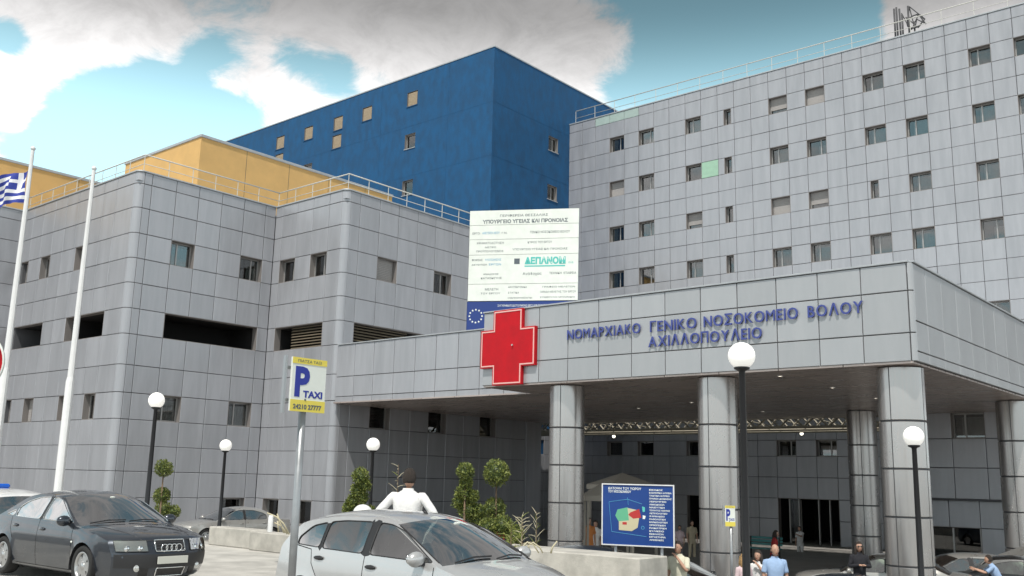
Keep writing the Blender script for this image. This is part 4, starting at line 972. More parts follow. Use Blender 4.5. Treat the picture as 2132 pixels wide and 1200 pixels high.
topiary('dark bush between the sedan mirror and the two-ball topiary', 30, [(340, 1062, 17), (362, 1066, 13)], dens=1.3, name='leafy_bush', cat='bush', group=None)
# leaning bare stems on the parapet and handrails
def stems(label, lines, D, name='bare_stems', cat='plant', r=.018, m=M_DRY):
    p = at(*lines[0][0], D=D); zf = p.z; t = thing(name, label, cat, p)
    for L in lines:
        q = MB(); q.tube([at(x, y, D=D)-p for x, y in L], [r*1.2]+[r]*(len(L)-2)+[r*.7] if len(L) > 2 else r, m, 6); q.build('stem', t)
    return t
stems('leaning dry stems and a white stub post on the parapet behind the steel post', [[(602, 1113), (590, 1090), (575, 1076), (556, 1068)], [(580, 1108), (578, 1085)], [(592, 1110), (583, 1088), (577, 1070)], [(598, 1112), (585, 1095), (570, 1088)]], 20.4)
q = MB(); p = at(562, 1108, D=20.3); q.lathe([(.055, 0), (.055, .30), (.04, .34), (0, .34)], M_WHITEMETAL, 12); t = thing('stub_post', 'short white stub post standing on the parapet', 'bollard', p); q.build('cap', t)
stems('curved bare steel bars of a bike rack left of the first column', [[(1092, 1152), (1088, 1138), (1098, 1129), (1112, 1136), (1122, 1152)], [(1104, 1152), (1100, 1137), (1110, 1130), (1124, 1140), (1130, 1152)], [(1147, 1152), (1150, 1140), (1160, 1127)]], 17.5, 'bike_rack', 'bike rack', .016)
# ---------------------------------------------------------------- cars
def lerp(a, b, t): return a+(b-a)*t
def interp(P, x):
    if x <= P[0][0]: return P[0][1]
    for (a, b), (c, d) in zip(P, P[1:]):
        if x <= c: return b+(d-b)*((x-a)/(c-a) if c > a else 0)
    return P[-1][1]
def smooth_line(P, step):
    """Catmull-Rom through points, tags kept from segment start"""
    out = []
    for i in range(len(P)-1):
        p0, p1, p2, p3 = P[max(0, i-1)], P[i], P[i+1], P[min(len(P)-1, i+2)]
        L = math.dist(p1[:2], p2[:2]); n = max(1, int(L/step))
        for k in range(n):
            t = k/n; v = []
            for j in range(len(p1)-1):
                a, b, c, d = p0[j], p1[j], p2[j], p3[j]
                if p1[-1] == 'L': v.append(b+(c-b)*t); continue
                v.append(.5*((2*b)+(-a+c)*t+(2*a-5*b+4*c-d)*t*t+(-a+3*b-3*c+d)*t*t*t))
            out.append(tuple(v))
    out.append(tuple(P[-1][:-1])); return out
def inside(p, poly):
    x, y = p; c = False; n = len(poly)
    for i in range(n):
        x1, y1 = poly[i]; x2, y2 = poly[i-1]
        if (y1 > y) != (y2 > y) and x < (x2-x1)*(y-y1)/(y2-y1)+x1: c = not c
    return c
def seg_dist(p, a, b):
    ax, ay = a; bx, by = b; L = (bx-ax)**2+(by-ay)**2
    t = 0 if L == 0 else max(0, min(1, ((p[0]-ax)*(bx-ax)+(p[1]-ay)*(by-ay))/L))
    return math.hypot(p[0]-ax-t*(bx-ax), p[1]-ay-t*(by-ay))
def subdiv(poly, step, closed=True):
    o = []
    n = len(poly)
    for i in range(n if closed else n-1):
        a, b = poly[i], poly[(i+1) % n]; k = max(1, int(math.dist(a, b)/step))
        o += [(lerp(a[0], b[0], t/k), lerp(a[1], b[1], t/k)) for t in range(k)]
    if not closed: o.append(poly[-1])
    return o
def rounded(poly, r, n=4):
    o = []; N = len(poly)
    for i in range(N):
        p, a, b = Vector(poly[i]), Vector(poly[i-1]), Vector(poly[(i+1) % N])
        d1 = (a-p); d2 = (b-p); k = min(r, d1.length*.45, d2.length*.45); q1 = p+d1.normalized()*k; q2 = p+d2.normalized()*k
        for j in range(n+1):
            t = j/n; v = q1.lerp(p, t).lerp(p.lerp(q2, t), t); o.append((v.x, v.y))
    return o
def make_car(name, label, spec, paint_m, loc, rz, zb, group=None, cat='car', detail=True):
    S = spec; W2 = S['W']/2; wb = S['wb']; xf, xr = wb/2, -wb/2; fo, ro = S['fo'], S['ro']; Rw = S['R']; belt = S['belt']; tum = S.get('tum', .42)
    th = thing(name, label, cat, loc, rz, group)
    def wbody(x, z):
        tf = max(0, (x-xf+.25)/(fo+.25)); tb = max(0, (xr+.2-x)/(ro+.2))
        wp = W2*(1-.15*tf**2.6-.11*tb**2.8)
        zb_ = interp(belt, x)
        s = interp([(.15, .90), (.24, .945), (.36, .975), (.52, .992), (.66, 1.0), (.80, .988), (zb_, .955)], min(z, zb_))
        wv = wp*s
        for xa in (xf, xr):
            d = math.hypot(x-xa, z-Rw)-Rw
            if d > 0: wv += .016*math.exp(-((d-.03)/.05)**2)
        if z > zb_: wv -= (z-zb_)*tum+.25*(z-zb_)**2
        return max(.05, wv)
    # centre ribbon: x, z, edge dx, edge dz
    C = smooth_line(S['prof'], .07)
    E = [(x+dx, z+dz) for x, z, dx, dz in C]
    def rib(i, s):
        x, z, dx, dz = C[i]; a = abs(s); p = a**S.get('pw', 2.6); return Vector((x+dx*p, s*wbody(x+dx, z+dz), z+dz*a**2.3))
    def cidx(x, z): return min(range(len(C)), key=lambda i: (C[i][0]-x)**2+(C[i][1]-z)**2)
    i_ws0, i_ws1, i_rw0, i_rw1 = (cidx(*S[k]) for k in ('ws0', 'ws1', 'rw0', 'rw1'))
    SS = [-1, -.97, -.93, -.86, -.75, -.6, -.45, -.3, -.15, 0, .15, .3, .45, .6, .75, .86, .93, .97, 1]
    grille = S.get('grille'); q = MB(); glf = MB(); glr = MB(); trim = MB()
    gi = (cidx(*grille[0]), cidx(*grille[1])) if grille else None
    n = len(SS); vs = [rib(i, s) for i in range(len(C)) for s in SS]
    fp, fg, fr2, ft = [], [], [], []
    for i in range(len(C)-1):
        for k in range(n-1):
            f = (i*n+k, (i+1)*n+k, (i+1)*n+k+1, i*n+k+1); sm = (SS[k]+SS[k+1])/2
            if i_ws0 <= i < i_ws1 and abs(sm) < .93: fg.append(f)
            elif i_rw0 <= i < i_rw1 and abs(sm) < .90: fr2.append(f)
            elif C[i][1] < S.get('bumper_split', .30) and not S.get('painted_low'): ft.append(f)
            else: fp.append(f)
    q.add(vs, fp, paint_m, True)
    if ft: q.add(vs, ft, M_PLASTIC, True)
    q.build('body', th, fix=True)
    glf.add(vs, fg, M_CARGLASS, True); glf.build('windshield', th, fix=True)
    glr.add(vs, fr2, M_CARGLASS, True); glr.build('rear_window', th, fix=True)
    # side skin from the side elevation
    Ra = Rw+.045
    low = S.get('sill', .19)
    out = list(E)                                     # front bottom -> roof -> rear bottom
    back = []
    for xa in (xr, xf):
        a0 = math.asin((low-Rw)/Ra) if abs(low-Rw) < Ra else 0
        ang = [math.pi-a0-(math.pi-2*a0)*k/16 for k in range(17)]
        back += [(xa+Ra*math.cos(a), Rw+Ra*math.sin(a)) for a in ang]
    outline = out+[(E[-1][0], low)] if E[-1][1] > low+.02 else out
    outline = outline+back+([(E[0][0], low)] if E[0][1] > low+.02 else [])
    ol = []
    for p in subdiv(outline, .09):
        if not ol or math.dist(p, ol[-1]) > .004: ol.append(p)
    wins = [subdiv(rounded(w_, .06), .08) for w_ in S['windows']]
    seams = S.get('seams', []); sd = .006
    pts, edges = [], []
    def addloop(L, closed=True):
        b = len(pts); pts.extend([Vector(p) for p in L]); m_ = len(L)
        edges.extend([(b+i, b+(i+1) % m_) for i in range(m_ if closed else m_-1)])
    addloop(ol)
    for w_ in wins: addloop(w_)
    for s_ in seams:
        s_ = subdiv(s_, .07, False)
        for sg_ in (-1, 1):
            L = []
            for i, p in enumerate(s_):
                a, b = Vector(s_[max(0, i-1)]), Vector(s_[min(len(s_)-1, i+1)]); t = (b-a).normalized(); L.append((p[0]-t.y*sd*sg_, p[1]+t.x*sd*sg_))
            addloop(L, False)
    x = -2.6
    while x < 2.7:
        z = .2
        while z < 1.5:
            if inside((x, z), ol) and not any(inside((x, z), w_) for w_ in wins) and all(seg_dist((x, z), a, b) > .03 for s_ in seams for a, b in zip(s_, s_[1:])) and min(seg_dist((x, z), ol[i-1], ol[i]) for i in range(len(ol))) > .03: pts.append(Vector((x, z)))
            z += .075
        x += .10
    V2, _, F2, *_r = delaunay_2d_cdt(pts, edges, [], 0, 1e-5)
    door_polys = S.get('doors', [])
    for side in (-1, 1):
        parts = {}
        def wv(p): return side*wbody(p.x, p.y)
        for f in F2:
            c = sum((V2[i] for i in f), Vector((0, 0)))/len(f); cc = (c.x, c.y)
            if not inside(cc, ol) or any(inside(cc, w_) for w_ in wins): continue
            gap = any(seg_dist(cc, a, b) < sd for s_ in seams for a, b in zip(s_, s_[1:]))
            if gap: key = 'gap'
            else:
                key = 'side_panel'
                for k, dp in enumerate(door_polys):
                    if inside(cc, dp): key = 'door%d' % k
            bp_ = any(inside(cc, b_) for b_ in S.get('black', []))
            parts.setdefault(key, []).append((f, bp_))
        for key, L in parts.items():
            q = MB(); idx = {}; 
            def vid(i, off):
                if (i, off) not in idx:
                    p = V2[i]; w0 = wv(p); w0 -= side*off; idx[(i, off)] = len(q.v); q.v.append((p.x, w0, p.y))
                return idx[(i, off)]
            for f, bp_ in L:
                mm = M_PLASTIC if (key == 'gap' or bp_) else paint_m
                ff = tuple(vid(i, .008 if key == 'gap' else 0) for i in f); q.f.append(ff if side < 0 else ff[::-1]); q.m.append(q.mi(mm)); q.sm.append(key != 'gap')
            nm = 'door' if key.startswith('door') else ('shut_line' if key == 'gap' else 'side_panel')
            o = q.build(nm, th)
            if nm == 'door' and detail:
                hp = S['handles'][int(key[4:])] if int(key[4:]) < len(S.get('handles', [])) else None
                if hp:
                    hx, hz = hp; y = side*(wbody(hx, hz)+.012); h_ = MB(); hm = S.get('handle_mat', paint_m)
                    h_.sphere((hx, y, hz), .1, hm, 10, (1.0, .18, .26)); h_.build('handle', o)
                    h_ = MB(); h_.sphere((hx, side*(wbody(hx, hz)), hz-.005), .075, M_PLASTIC, 10, (1.0, .1, .42)); h_.build('handle_recess', o)
        for w_, wname in zip(wins, S.get('wnames', ['side_window']*9)):
            V3, _, F3, *_r2 = delaunay_2d_cdt([Vector(p) for p in w_], [(i, (i+1) % len(w_)) for i in range(len(w_))], [], 1, 1e-5)
            q = MB(); vs = [(p.x, side*(wbody(p.x, p.y)-.008), p.y) for p in V3]
            q.add(vs, [tuple(f) if side < 0 else tuple(f)[::-1] for f in F3], M_CARGLASS, True); q.build('side_window', th)
            q = MB(); q.tube([(p[0], side*(wbody(*p)-.001), p[1]) for p in w_], .007, S.get('trim', M_PLASTIC), 5, closed=True); q.build('window_trim', th)
        # wheel wells
        for xa in (xf, xr):
            q = MB(); a = [math.pi*k/14 for k in range(-1, 16)]
            vs = [(xa+Ra*math.cos(t), side*y, Rw+Ra*math.sin(t)) for y in (W2-.32, wbody(xa, Rw+Ra)-.004) for t in a]; m_ = len(a)
            q.add(vs, [(i, i+1, m_+i+1, m_+i) for i in range(m_-1)]+[tuple(range(m_))], M_PLASTIC, False); q.build('wheel_arch', th)
    # floor and interior
    q = MB(); q.box((xr+Ra, -W2+.14, .17), (xf-Ra, W2-.14, .30), M_PLASTIC); q.box((E[-1][0]+.25, -W2+.34, .2), (xr+Ra+.02, W2-.34, .34), M_PLASTIC); q.box((xf-Ra-.02, -W2+.34, .2), (E[0][0]-.22, W2-.34, .34), M_PLASTIC); q.build('underbody', th)
    zb0 = interp(belt, 0); q = MB()
    xw = S['ws0'][0]; xr0 = S['rw1'][0]
    q.box((xw-.75, -W2+.16, zb0-.30), (xw-.05, W2-.16, zb0-.07), M_SEAT, bev=.05); q.build('dashboard', th)
    q = MB(); q.box((xr0-.02, -W2+.2, zb0-.2), (xr0+.45, W2-.2, zb0-.05), M_SEAT, bev=.03); q.build('parcel_shelf', th)
    for sx in S['seats']:
        for sy in (-.37, .37):
            q = MB(); q.box((sx-.08, sy-.23, .45), (sx+.08, sy+.23, 1.02 if sx > 0 else 1.0), M_SEAT, Matrix.Translation((sx, 0, .5)) @ Matrix.Rotation(R(-14), 4, 'Y') @ Matrix.Translation((-sx, 0, -.5)), bev=.05)
            q.box((sx-.20, sy-.11, 1.0), (sx-.10, sy+.11, 1.2), M_SEAT, bev=.04); q.box((sx-.05, sy-.23, .35), (sx+.5, sy+.23, .5), M_SEAT, bev=.04); q.build('seat', th)
    q = MB(); q.tube([(xw-.78+.02*math.sin(t), .37+.18*math.cos(t), zb0-.02+.17*math.sin(t)) for t in [2*math.pi*k/18 for k in range(18)]], .015, M_PLASTIC, 6, closed=True); q.build('steering_wheel', th)
    # wheels
    for xa in (xf, xr):
        for side in (-1, 1):
            yc = side*(W2-.115)
            wn = thing('wheel', None, None); wn.parent = th; wn.matrix_local = Matrix.Translation((xa, yc, Rw)) @ Matrix.Rotation(R(90)*(-side), 4, 'X')
            for kk_ in ('label', 'category'):
                if kk_ in wn: del wn[kk_]
            q = MB(); r0 = Rw*.68
            q.lathe([(r0, -.10), (Rw*.93, -.11), (Rw*.985, -.085), (Rw, -.05), (Rw, .05), (Rw*.985, .085), (Rw*.93, .11), (r0, .10), (r0, .075)], M_RUBBER, 36); q.build('tyre', wn)
            q = MB(); q.lathe([(r0+.002, .10), (r0-.012, .105), (r0-.03, .09), (r0-.035, -.08)], M_ALLOY, 36)
            ns = S.get('spokes', 5)
            for k in range(ns):
                a = 2*math.pi*k/ns; Mr_ = Matrix.Rotation(a, 4, 'Z'); rr = r0-.02; w0, w1 = S.get('spw', (.045, .075))
                vs = [(.03, -w0, .085), (.03, w0, .085), (rr, w1, .075), (rr, -w1, .075), (.03, -w0, .05), (.03, w0, .05), (rr, w1, .04), (rr, -w1, .04)]
                q.add([Mr_ @ Vector(v_) for v_ in vs], [(0, 3, 2, 1), (4, 5, 6, 7), (0, 1, 5, 4), (1, 2, 6, 5), (2, 3, 7, 6), (3, 0, 4, 7)], M_ALLOY)
            q.lathe([(0, .098), (.05, .095), (.065, .08), (.065, .03)], M_ALLOY, 18); q.lathe([(0, -.02), (r0-.03, -.02)], M_STEELDARK, 24); q.build('rim', wn)
    if not detail: return th
    # mirrors
    mx, mz = S['mirror']
    for side in (-1, 1):
        y = side*(wbody(mx, mz)+.10); q = MB(); q.sphere((mx, y, mz+.03), .12, S.get('mirror_mat', paint_m), 14, (.62, 1.0, .72)); q.box((mx-.02, min(y, side*(wbody(mx, mz)-.02)), mz-.04), (mx+.05, max(y, side*(wbody(mx, mz)-.02)), mz-.01), M_PLASTIC)
        o = q.build('wing_mirror', th)
        q = MB(); q.sphere((mx-.062, y, mz+.03), .1, M_CHROME, 12, (.12, .95, .66)); q.build('mirror_glass', o)
    def surf(i, s, off=.006):
        i = max(1, min(len(C)-2, i)); p = rib(i, s); a = rib(i-1, s)-rib(i+1, s); b = rib(i, min(1, s+.02))-rib(i, max(-1, s-.02)); nrm = a.cross(b)
        if nrm.length < 1e-9: nrm = Vector((1, 0, 0))
        nrm.normalize()
        if nrm.dot(p-Vector((0, 0, .5))) < 0: nrm = -nrm
        return p+nrm*off
    def surfpatch(name, i0, i1, s0, s1, m, off=.006, parent=th, frame=None, nk=8):
        q = MB(); ni = max(2, i1-i0); vs = [surf(i0+(i1-i0)*j//ni, lerp(s0, s1, k/nk), off) for j in range(ni+1) for k in range(nk+1)]
        q.add(vs, [(j*(nk+1)+k, (j+1)*(nk+1)+k, (j+1)*(nk+1)+k+1, j*(nk+1)+k+1) for j in range(ni) for k in range(nk)], m, True)
        o = q.build(name, parent)
        if frame:
            L = [surf(i0, lerp(s0, s1, k/nk), off) for k in range(nk+1)]+[surf(j, s1, off) for j in range(i0+1, i1)]+[surf(i1, lerp(s1, s0, k/nk), off) for k in range(nk+1)]+[surf(j, s0, off) for j in range(i1-1, i0, -1)]
            q = MB(); q.tube(L, frame[1], frame[0], 6, closed=True); q.build(name+'_frame', o)
        return o
    if S.get('front'): S['front'](th, C, cidx, surf, surfpatch, wbody, S)
    if S.get('extra'): S['extra'](th, C, cidx, surf, surfpatch, wbody, S)
    # wipers
    i0 = i_ws0-1
    for s0, s1 in ((-.75, -.05), (-.0, .68)):
        q = MB(); q.tube([surf(i_ws0, s0, .02), surf(i_ws0+1, lerp(s0, s1, .5), .025), surf(i_ws0+1, s1, .02)], .010, M_PLASTIC, 5); q.build('wiper', th)
    q = MB(); im = (i_ws1*3+i_ws0)//4; p = surf(im, 0, -.12); q.sphere(p, .1, M_PLASTIC, 10, (.3, 1.1, .35)); q.build('interior_mirror', th)
    return th

# four-ring saloon -------------------------------------------------------------
def rings_front(th, C, cidx, surf, surfpatch, wbody, S):
    g0, g1 = cidx(2.42, .60), cidx(2.33, .745)
    surfpatch('grille', g0, g1, -.30, .30, M_PLASTIC, .010, frame=(M_CHROME, .012))
    gm = (g0+g1)//2
    for k in range(1, 5):
        z = lerp(.60, .745, k/5); i = lerp(g0, g1, k/5); i0 = int(i)
        q = MB(); q.tube([surf(i0, s, .014).lerp(surf(i0+1, s, .014), i-i0) for s in [(-.28+.07*j) for j in range(9)]], .005, M_STEELDARK, 4); q.build('grille_bar', th)
    for k in range(4):
        p = surf(gm, 0, .03); y = (-1.5+k)*.082; q = MB()
        q.tube([(p.x, p.y+y+.055*math.cos(t), p.z+.055*math.sin(t)) for t in [2*math.pi*j/24 for j in range(24)]], .0085, M_CHROME, 7, closed=True); q.build('ring_emblem', th)
    for sd_ in (-1, 1):
        a, b = (.44*sd_, .93*sd_)
        o = surfpatch('headlight', g0, g1, min(a, b), max(a, b), M_HEADL, .010, frame=(M_PLASTIC, .006))
        for s in (.56, .76):
            p = surf(gm, s*sd_, .0); q = MB(); q.sphere(p, .055, M_CHROME, 14, (.5, 1, 1)); q.build('lens', o)
        o2 = surfpatch('headlight_cover', g0, g1, min(a, b), max(a, b), M_GLASS, .022)
        # fog light
        i = cidx(2.44, .30); p = surf(i, .64*sd_, .012); q = MB(); q.lathe([(0, .01), (.04, .008), (.052, 0)], M_HEADL, 16, Matrix.Translation(p) @ Matrix.Rotation(R(90), 4, 'Y')); q.build('fog_light', th)
        surfpatch('lower_vent', cidx(2.42, .24), cidx(2.45, .37), min(.44*sd_, .60*sd_), max(.44*sd_, .60*sd_), M_PLASTIC, .006)
        q = MB(); p = (1.02, sd_*(wbody(1.02, .66)+.006), .67); q.sphere(p, .03, M_WHITE, 8, (1, .3, .6)); q.build('side_repeater', th)
    surfpatch('lower_intake', cidx(2.42, .22), cidx(2.45, .33), -.30, .30, M_PLASTIC, .010, frame=(M_CHROME, .009))
    i = cidx(2.47, .50); surfpatch('bumper_strip', i-1, i+1, -.97, .97, M_PLASTIC, .008)
    p = surf(cidx(2.47, .46), 0, .02); q = MB(); q.box((p.x-.01, -.26, .40), (p.x+.012, .26, .51), M_PLATE, bev=.003); o = q.build('licence_plate', th)
    i0, i1 = cidx(2.33, .77), cidx(1.15, .94)
    for sd_ in (-1, 1):
        q = MB(); q.tube([surf(i, sd_*lerp(.50, .80, (i-i0)/(i1-i0)), .001) for i in range(i0, i1, 2)], .006, M_STEELDARK, 4); q.build('bonnet_shut_line', th)
    q = MB(); q.tube([surf(i0, s, .001) for s in [(-.5+.125*j) for j in range(9)]], .006, M_STEELDARK, 4); q.build('bonnet_shut_line', th)
    iw0, iw1 = cidx(*S['ws0']), cidx(*S['ws1']); im = iw1-2
    q = MB(); M_ = Matrix.Translation(surf(im, .12, .004)); q.sphere(surf(im, .12, .002), .05, M_WHITE, 12, (.35, 1, .25)); q.build('windscreen_sticker', th)
SEDAN = dict(W=1.81, wb=2.76, fo=.94, ro=1.06, R=.32, sill=.20, tum=.40, bumper_split=.0, painted_low=True,
    prof=[(2.30, .17, -.35, 0, ''), (2.40, .22, -.36, 0, ''), (2.45, .34, -.36, 0, ''), (2.47, .46, -.36, 0, ''), (2.455, .54, -.35, 0, ''), (2.42, .58, -.34, 0, ''), (2.40, .62, -.34, 0, ''), (2.335, .745, -.34, -.01, ''), (2.27, .79, -.36, -.03, ''), (2.0, .855, -.28, -.045, ''), (1.6, .915, -.16, -.05, ''), (1.15, .955, -.10, -.05, 'L'),
          (1.10, .96, -.10, -.045, ''), (.72, 1.16, -.16, -.055, ''), (.35, 1.345, -.16, -.065, ''), (.12, 1.415, -.12, -.075, ''), (-.35, 1.452, -.04, -.08, ''), (-.85, 1.425, .02, -.08, ''), (-1.12, 1.375, .07, -.075, ''), (-1.50, 1.19, .10, -.06, ''), (-1.83, 1.035, .10, -.045, 'L'), (-1.87, 1.025, .10, -.04, ''), (-2.15, 1.0, .12, -.04, ''), (-2.33, .96, .16, -.03, ''), (-2.37, .85, .2, 0, ''), (-2.40, .60, .2, 0, ''), (-2.42, .45, .2, 0, ''), (-2.36, .25, .2, 0, ''), (-2.3, .2, .2, 0, '')],
    ws0=(1.12, .957), ws1=(.22, 1.39), rw0=(-1.08, 1.39), rw1=(-1.83, 1.037),
    belt=[(-2.4, .93), (-1.8, .965), (-.5, .955), (.9, .915), (1.1, .90), (2.0, .80), (2.5, .72)],
    windows=[[(.92, .955), (.30, 1.265), (.02, 1.325), (-.14, 1.335), (-.14, .975)], [(-.24, .975), (-.24, 1.335), (-.62, 1.315), (-.95, 1.235), (-1.12, 1.14), (-1.12, .99)], [(-1.19, .995), (-1.19, 1.10), (-1.48, 1.005)]],
    black=[[(-.14, .95), (-.14, 1.35), (-.24, 1.35), (-.24, .95)]],
    seams=[[(.99, .30), (1.0, .62), (.965, .92)], [(-.19, .24), (-.19, .95)], [(-1.06, .62), (-1.18, .80), (-1.22, .98)], [(.99, .30), (.92, .235), (-.19, .235), (-.92, .235)]],
    doors=[[(.99, .24), (1.0, .62), (.965, .92), (.30, 1.3), (-.19, 1.37), (-.19, .235)], [(-.19, .235), (-.19, 1.37), (-.9, 1.3), (-1.24, 1.1), (-1.18, .80), (-1.06, .62), (-1.06, .235)]],
    handles=[(-.03, .82), (-1.0, .84)], seats=[.05, -.85], mirror=(.78, .955), trim=M_CHROME, mirror_mat=None, front=rings_front, spokes=5, spw=(.05, .085))
HATCH = dict(W=1.70, wb=2.535, fo=.83, ro=.80, R=.30, sill=.20, tum=.36, painted_low=True,
    prof=[(2.02, .18, -.3, 0, ''), (2.07, .30, -.32, 0, ''), (2.09, .48, -.34, 0, ''), (2.05, .62, -.36, 0, ''), (1.99, .72, -.38, -.02, ''), (1.85, .80, -.34, -.035, ''), (1.55, .885, -.22, -.045, ''), (1.22, .945, -.13, -.05, 'L'),
          (1.17, .955, -.13, -.045, ''), (.80, 1.15, -.17, -.055, ''), (.42, 1.325, -.17, -.065, ''), (.20, 1.39, -.13, -.075, ''), (-.25, 1.445, -.05, -.08, ''), (-.9, 1.44, .02, -.08, ''), (-1.40, 1.375, .06, -.075, ''), (-1.56, 1.335, .08, -.07, 'L'), (-1.60, 1.32, .08, -.065, ''), (-1.85, 1.12, .12, -.05, ''), (-1.97, .98, .15, -.03, 'L'), (-1.99, .95, .16, -.02, ''), (-2.05, .78, .2, 0, ''), (-2.10, .55, .2, 0, ''), (-2.10, .40, .2, 0, ''), (-2.02, .2, .2, 0, '')],
    ws0=(1.19, .95), ws1=(.26, 1.375), rw0=(-1.60, 1.32), rw1=(-1.97, .98),
    belt=[(-2.1, .99), (-1.5, .985), (-.4, .955), (.9, .915), (1.2, .895), (1.7, .80), (2.2, .70)],
    windows=[[(.97, .945), (.38, 1.245), (.12, 1.31), (-.10, 1.325), (-.10, .965)], [(-.22, .968), (-.22, 1.328), (-.70, 1.32), (-.98, 1.295), (-.98, .985)], [(-1.02, .988), (-1.02, 1.29), (-1.28, 1.235), (-1.47, 1.09), (-1.47, 1.01)]],
    black=[[(-.08, .96), (-.08, 1.34), (-.24, 1.34), (-.24, .96)], [(-.96, .98), (-.96, 1.30), (-1.04, 1.29), (-1.04, .98)]],
    seams=[[(1.0, .30), (1.02, .6), (.99, .90)], [(-.16, .24), (-.16, .94)], [(-1.0, .64), (-1.12, .80), (-1.16, .96), (-1.50, 1.0)], [(1.0, .30), (.93, .235), (-.16, .235), (-.85, .235)]],
    doors=[[(1.0, .24), (1.02, .6), (.99, .90), (.38, 1.28), (-.16, 1.36), (-.16, .235)], [(-.16, .235), (-.16, 1.36), (-.98, 1.33), (-1.5, 1.2), (-1.5, 1.0), (-1.16, .96), (-1.12, .80), (-1.0, .64), (-1.0, .235)]],
    handles=[(-.02, .83), (-.98, .87)], handle_mat=M_PLASTIC, seats=[.05, -.75], mirror=(.80, .945), spokes=6)
def hatch_extra(th, C, cidx, surf, surfpatch, wbody, S):
    i = cidx(-.05, 1.43)
    q = MB(); p = surf(cidx(.0, 1.42), .0, 0); q.tube([p, p+Vector((-.06, 0, .035))], [.022, .014], M_PLASTIC, 7); q.build('aerial_base', th)
    for sd_ in (-1, 1):
        q = MB(); q.tube([surf(j, .80*sd_, .002) for j in range(cidx(.2, 1.39), cidx(-1.40, 1.375), 2)], .010, S['pm'], 5); q.build('roof_strip', th)
        surfpatch('headlight', cidx(2.05, .62), cidx(1.93, .76), *sorted((.50*sd_, .93*sd_)), M_HEADL, .010)
        q = MB(); q.tube([surf(j, .93*sd_, .003) for j in range(cidx(*S['ws0'])+1, cidx(*S['ws1']))], .008, M_PLASTIC, 5); q.build('windscreen_trim', th)
    surfpatch('grille', cidx(2.06, .60), cidx(1.97, .73), -.28, .28, M_PLASTIC, .008)
    im = cidx(*S['ws1'])-2
    q = MB(); q.sphere(surf(im, .16, .002), .055, M_WHITE, 12, (.35, 1, .22)); q.build('windscreen_sticker', th)
HATCH['extra'] = hatch_extra
def tails(th, C, cidx, surf, surfpatch, wbody, S):
    i1, i0 = cidx(*S['tail'][0]), cidx(*S['tail'][1])
    for sd_ in (-1, 1): surfpatch('tail_light', min(i0, i1), max(i0, i1), *sorted((.62*sd_, .97*sd_)), M_REDLENS, .008)
    p = surf(cidx(-2.40, .6) if S['wb'] > 2.6 else cidx(-2.08, .7), 0, .01); q = MB(); q.box((p.x-.01, -.26, p.z-.06), (p.x+.01, .26, p.z+.06), M_PLATE); q.build('licence_plate', th)
P_DARK = paint('dark_grey_paint', (.035, .042, .055), .55); P_SILVER = paint('silver_paint', (.50, .50, .50), .4); P_WHITE = paint('white_paint', (.72, .72, .72), 0)
P_CHAMP = paint('pale_grey_paint', (.42, .41, .39), .5); P_NAVY = paint('navy_paint', (.02, .035, .06), .4); P_BLACKC = paint('near_black_paint', (.015, .016, .018), .3)
S1 = dict(SEDAN); S1['mirror_mat'] = P_DARK
make_car('parked_car', 'dark grey four-door saloon with a four-ring badge, left foreground', S1, P_DARK, (-16.60, 8.50, STREET_Z+.03), R(1.1), 0)
S2 = dict(HATCH); S2['pm'] = P_SILVER
make_car('parked_car', 'silver five-door hatchback in the centre foreground, cut by the bottom edge', S2, P_SILVER, (-8.62, 8.60, STREET_Z-.02), R(-1.0), 0)
SS_ = dict(SEDAN); SS_.pop('front'); SS_['extra'] = tails; SS_['tail'] = ((-2.36, .88), (-2.40, .66)); SS_['mirror_mat'] = P_CHAMP; SS_['trim'] = M_PLASTIC
HH = dict(HATCH); HH['extra'] = tails; HH['tail'] = ((-2.0, .92), (-2.08, .66))
def place_by_roof(px, py, D, h=1.44):
    p = at(px, py, D=D); return p
def cars_low(name, label, spec, pm, px, D, rz, z=None, cat='car'):
    p = at(px, 1120, D=D); z = gz(p.x, p.y) if z is None else z
    S_ = dict(spec); S_['mirror_mat'] = pm; S_['pm'] = pm
    return make_car(name, label, S_, pm, (p.x, p.y, z), rz, 0, cat=cat)
cars_low('parked_car', 'pale grey saloon parked behind the parapet wall, nose towards the left', SS_, P_CHAMP, 478, 38.5, R(-90-8), -2.78)
pc = cars_low('police_car', 'white police car with blue stripe and blue roof light, cut by the left edge', HH, P_WHITE, -35, 19.5, R(180), STREET_Z-.02, 'police car')
for sd_ in (-1, 1):
    q = MB(); q.box((-1.9, sd_*.845-.006, .70), (1.7, sd_*.845+.006, .84), M_FB); q.build('blue_stripe', pc)
q = MB(); q.box((-.32, -.28, 1.44), (-.15, .28, 1.53), mat('blue_lens', (.01, .10, .5), .2), bev=.03); q.build('roof_light', pc)
cars_low('parked_car', 'dark metallic saloon whose roof shows at the bottom edge right of the man in blue', SS_, P_NAVY, 1722, 20.8, R(180+8))
cars_low('parked_car', 'pale saloon parked behind the woman in black', SS_, P_CHAMP, 1832, 27.5, R(196))
hb = cars_low('parked_car', 'dark silver hatchback with its tailgate raised, right of the corner column', HH, P_CHAMP, 1985, 28.5, R(-140))
q = MB(); q.box((-2.35, -.58, 1.33), (-1.52, .58, 1.37), P_CHAMP, Matrix.Translation((-1.55, 0, 1.35)) @ Matrix.Rotation(R(20), 4, 'Y') @ Matrix.Translation((1.55, 0, -1.35)), bev=.01); q.build('tailgate', hb)
cars_low('parked_car', 'black saloon at the bottom right corner behind the man bending over', SS_, P_BLACKC, 2150, 27.5, R(10))
cars_low('parked_car', 'dark saloon with red tail lights parked under the blue plan board', SS_, P_BLACKC, 1400, 24.5, R(14))
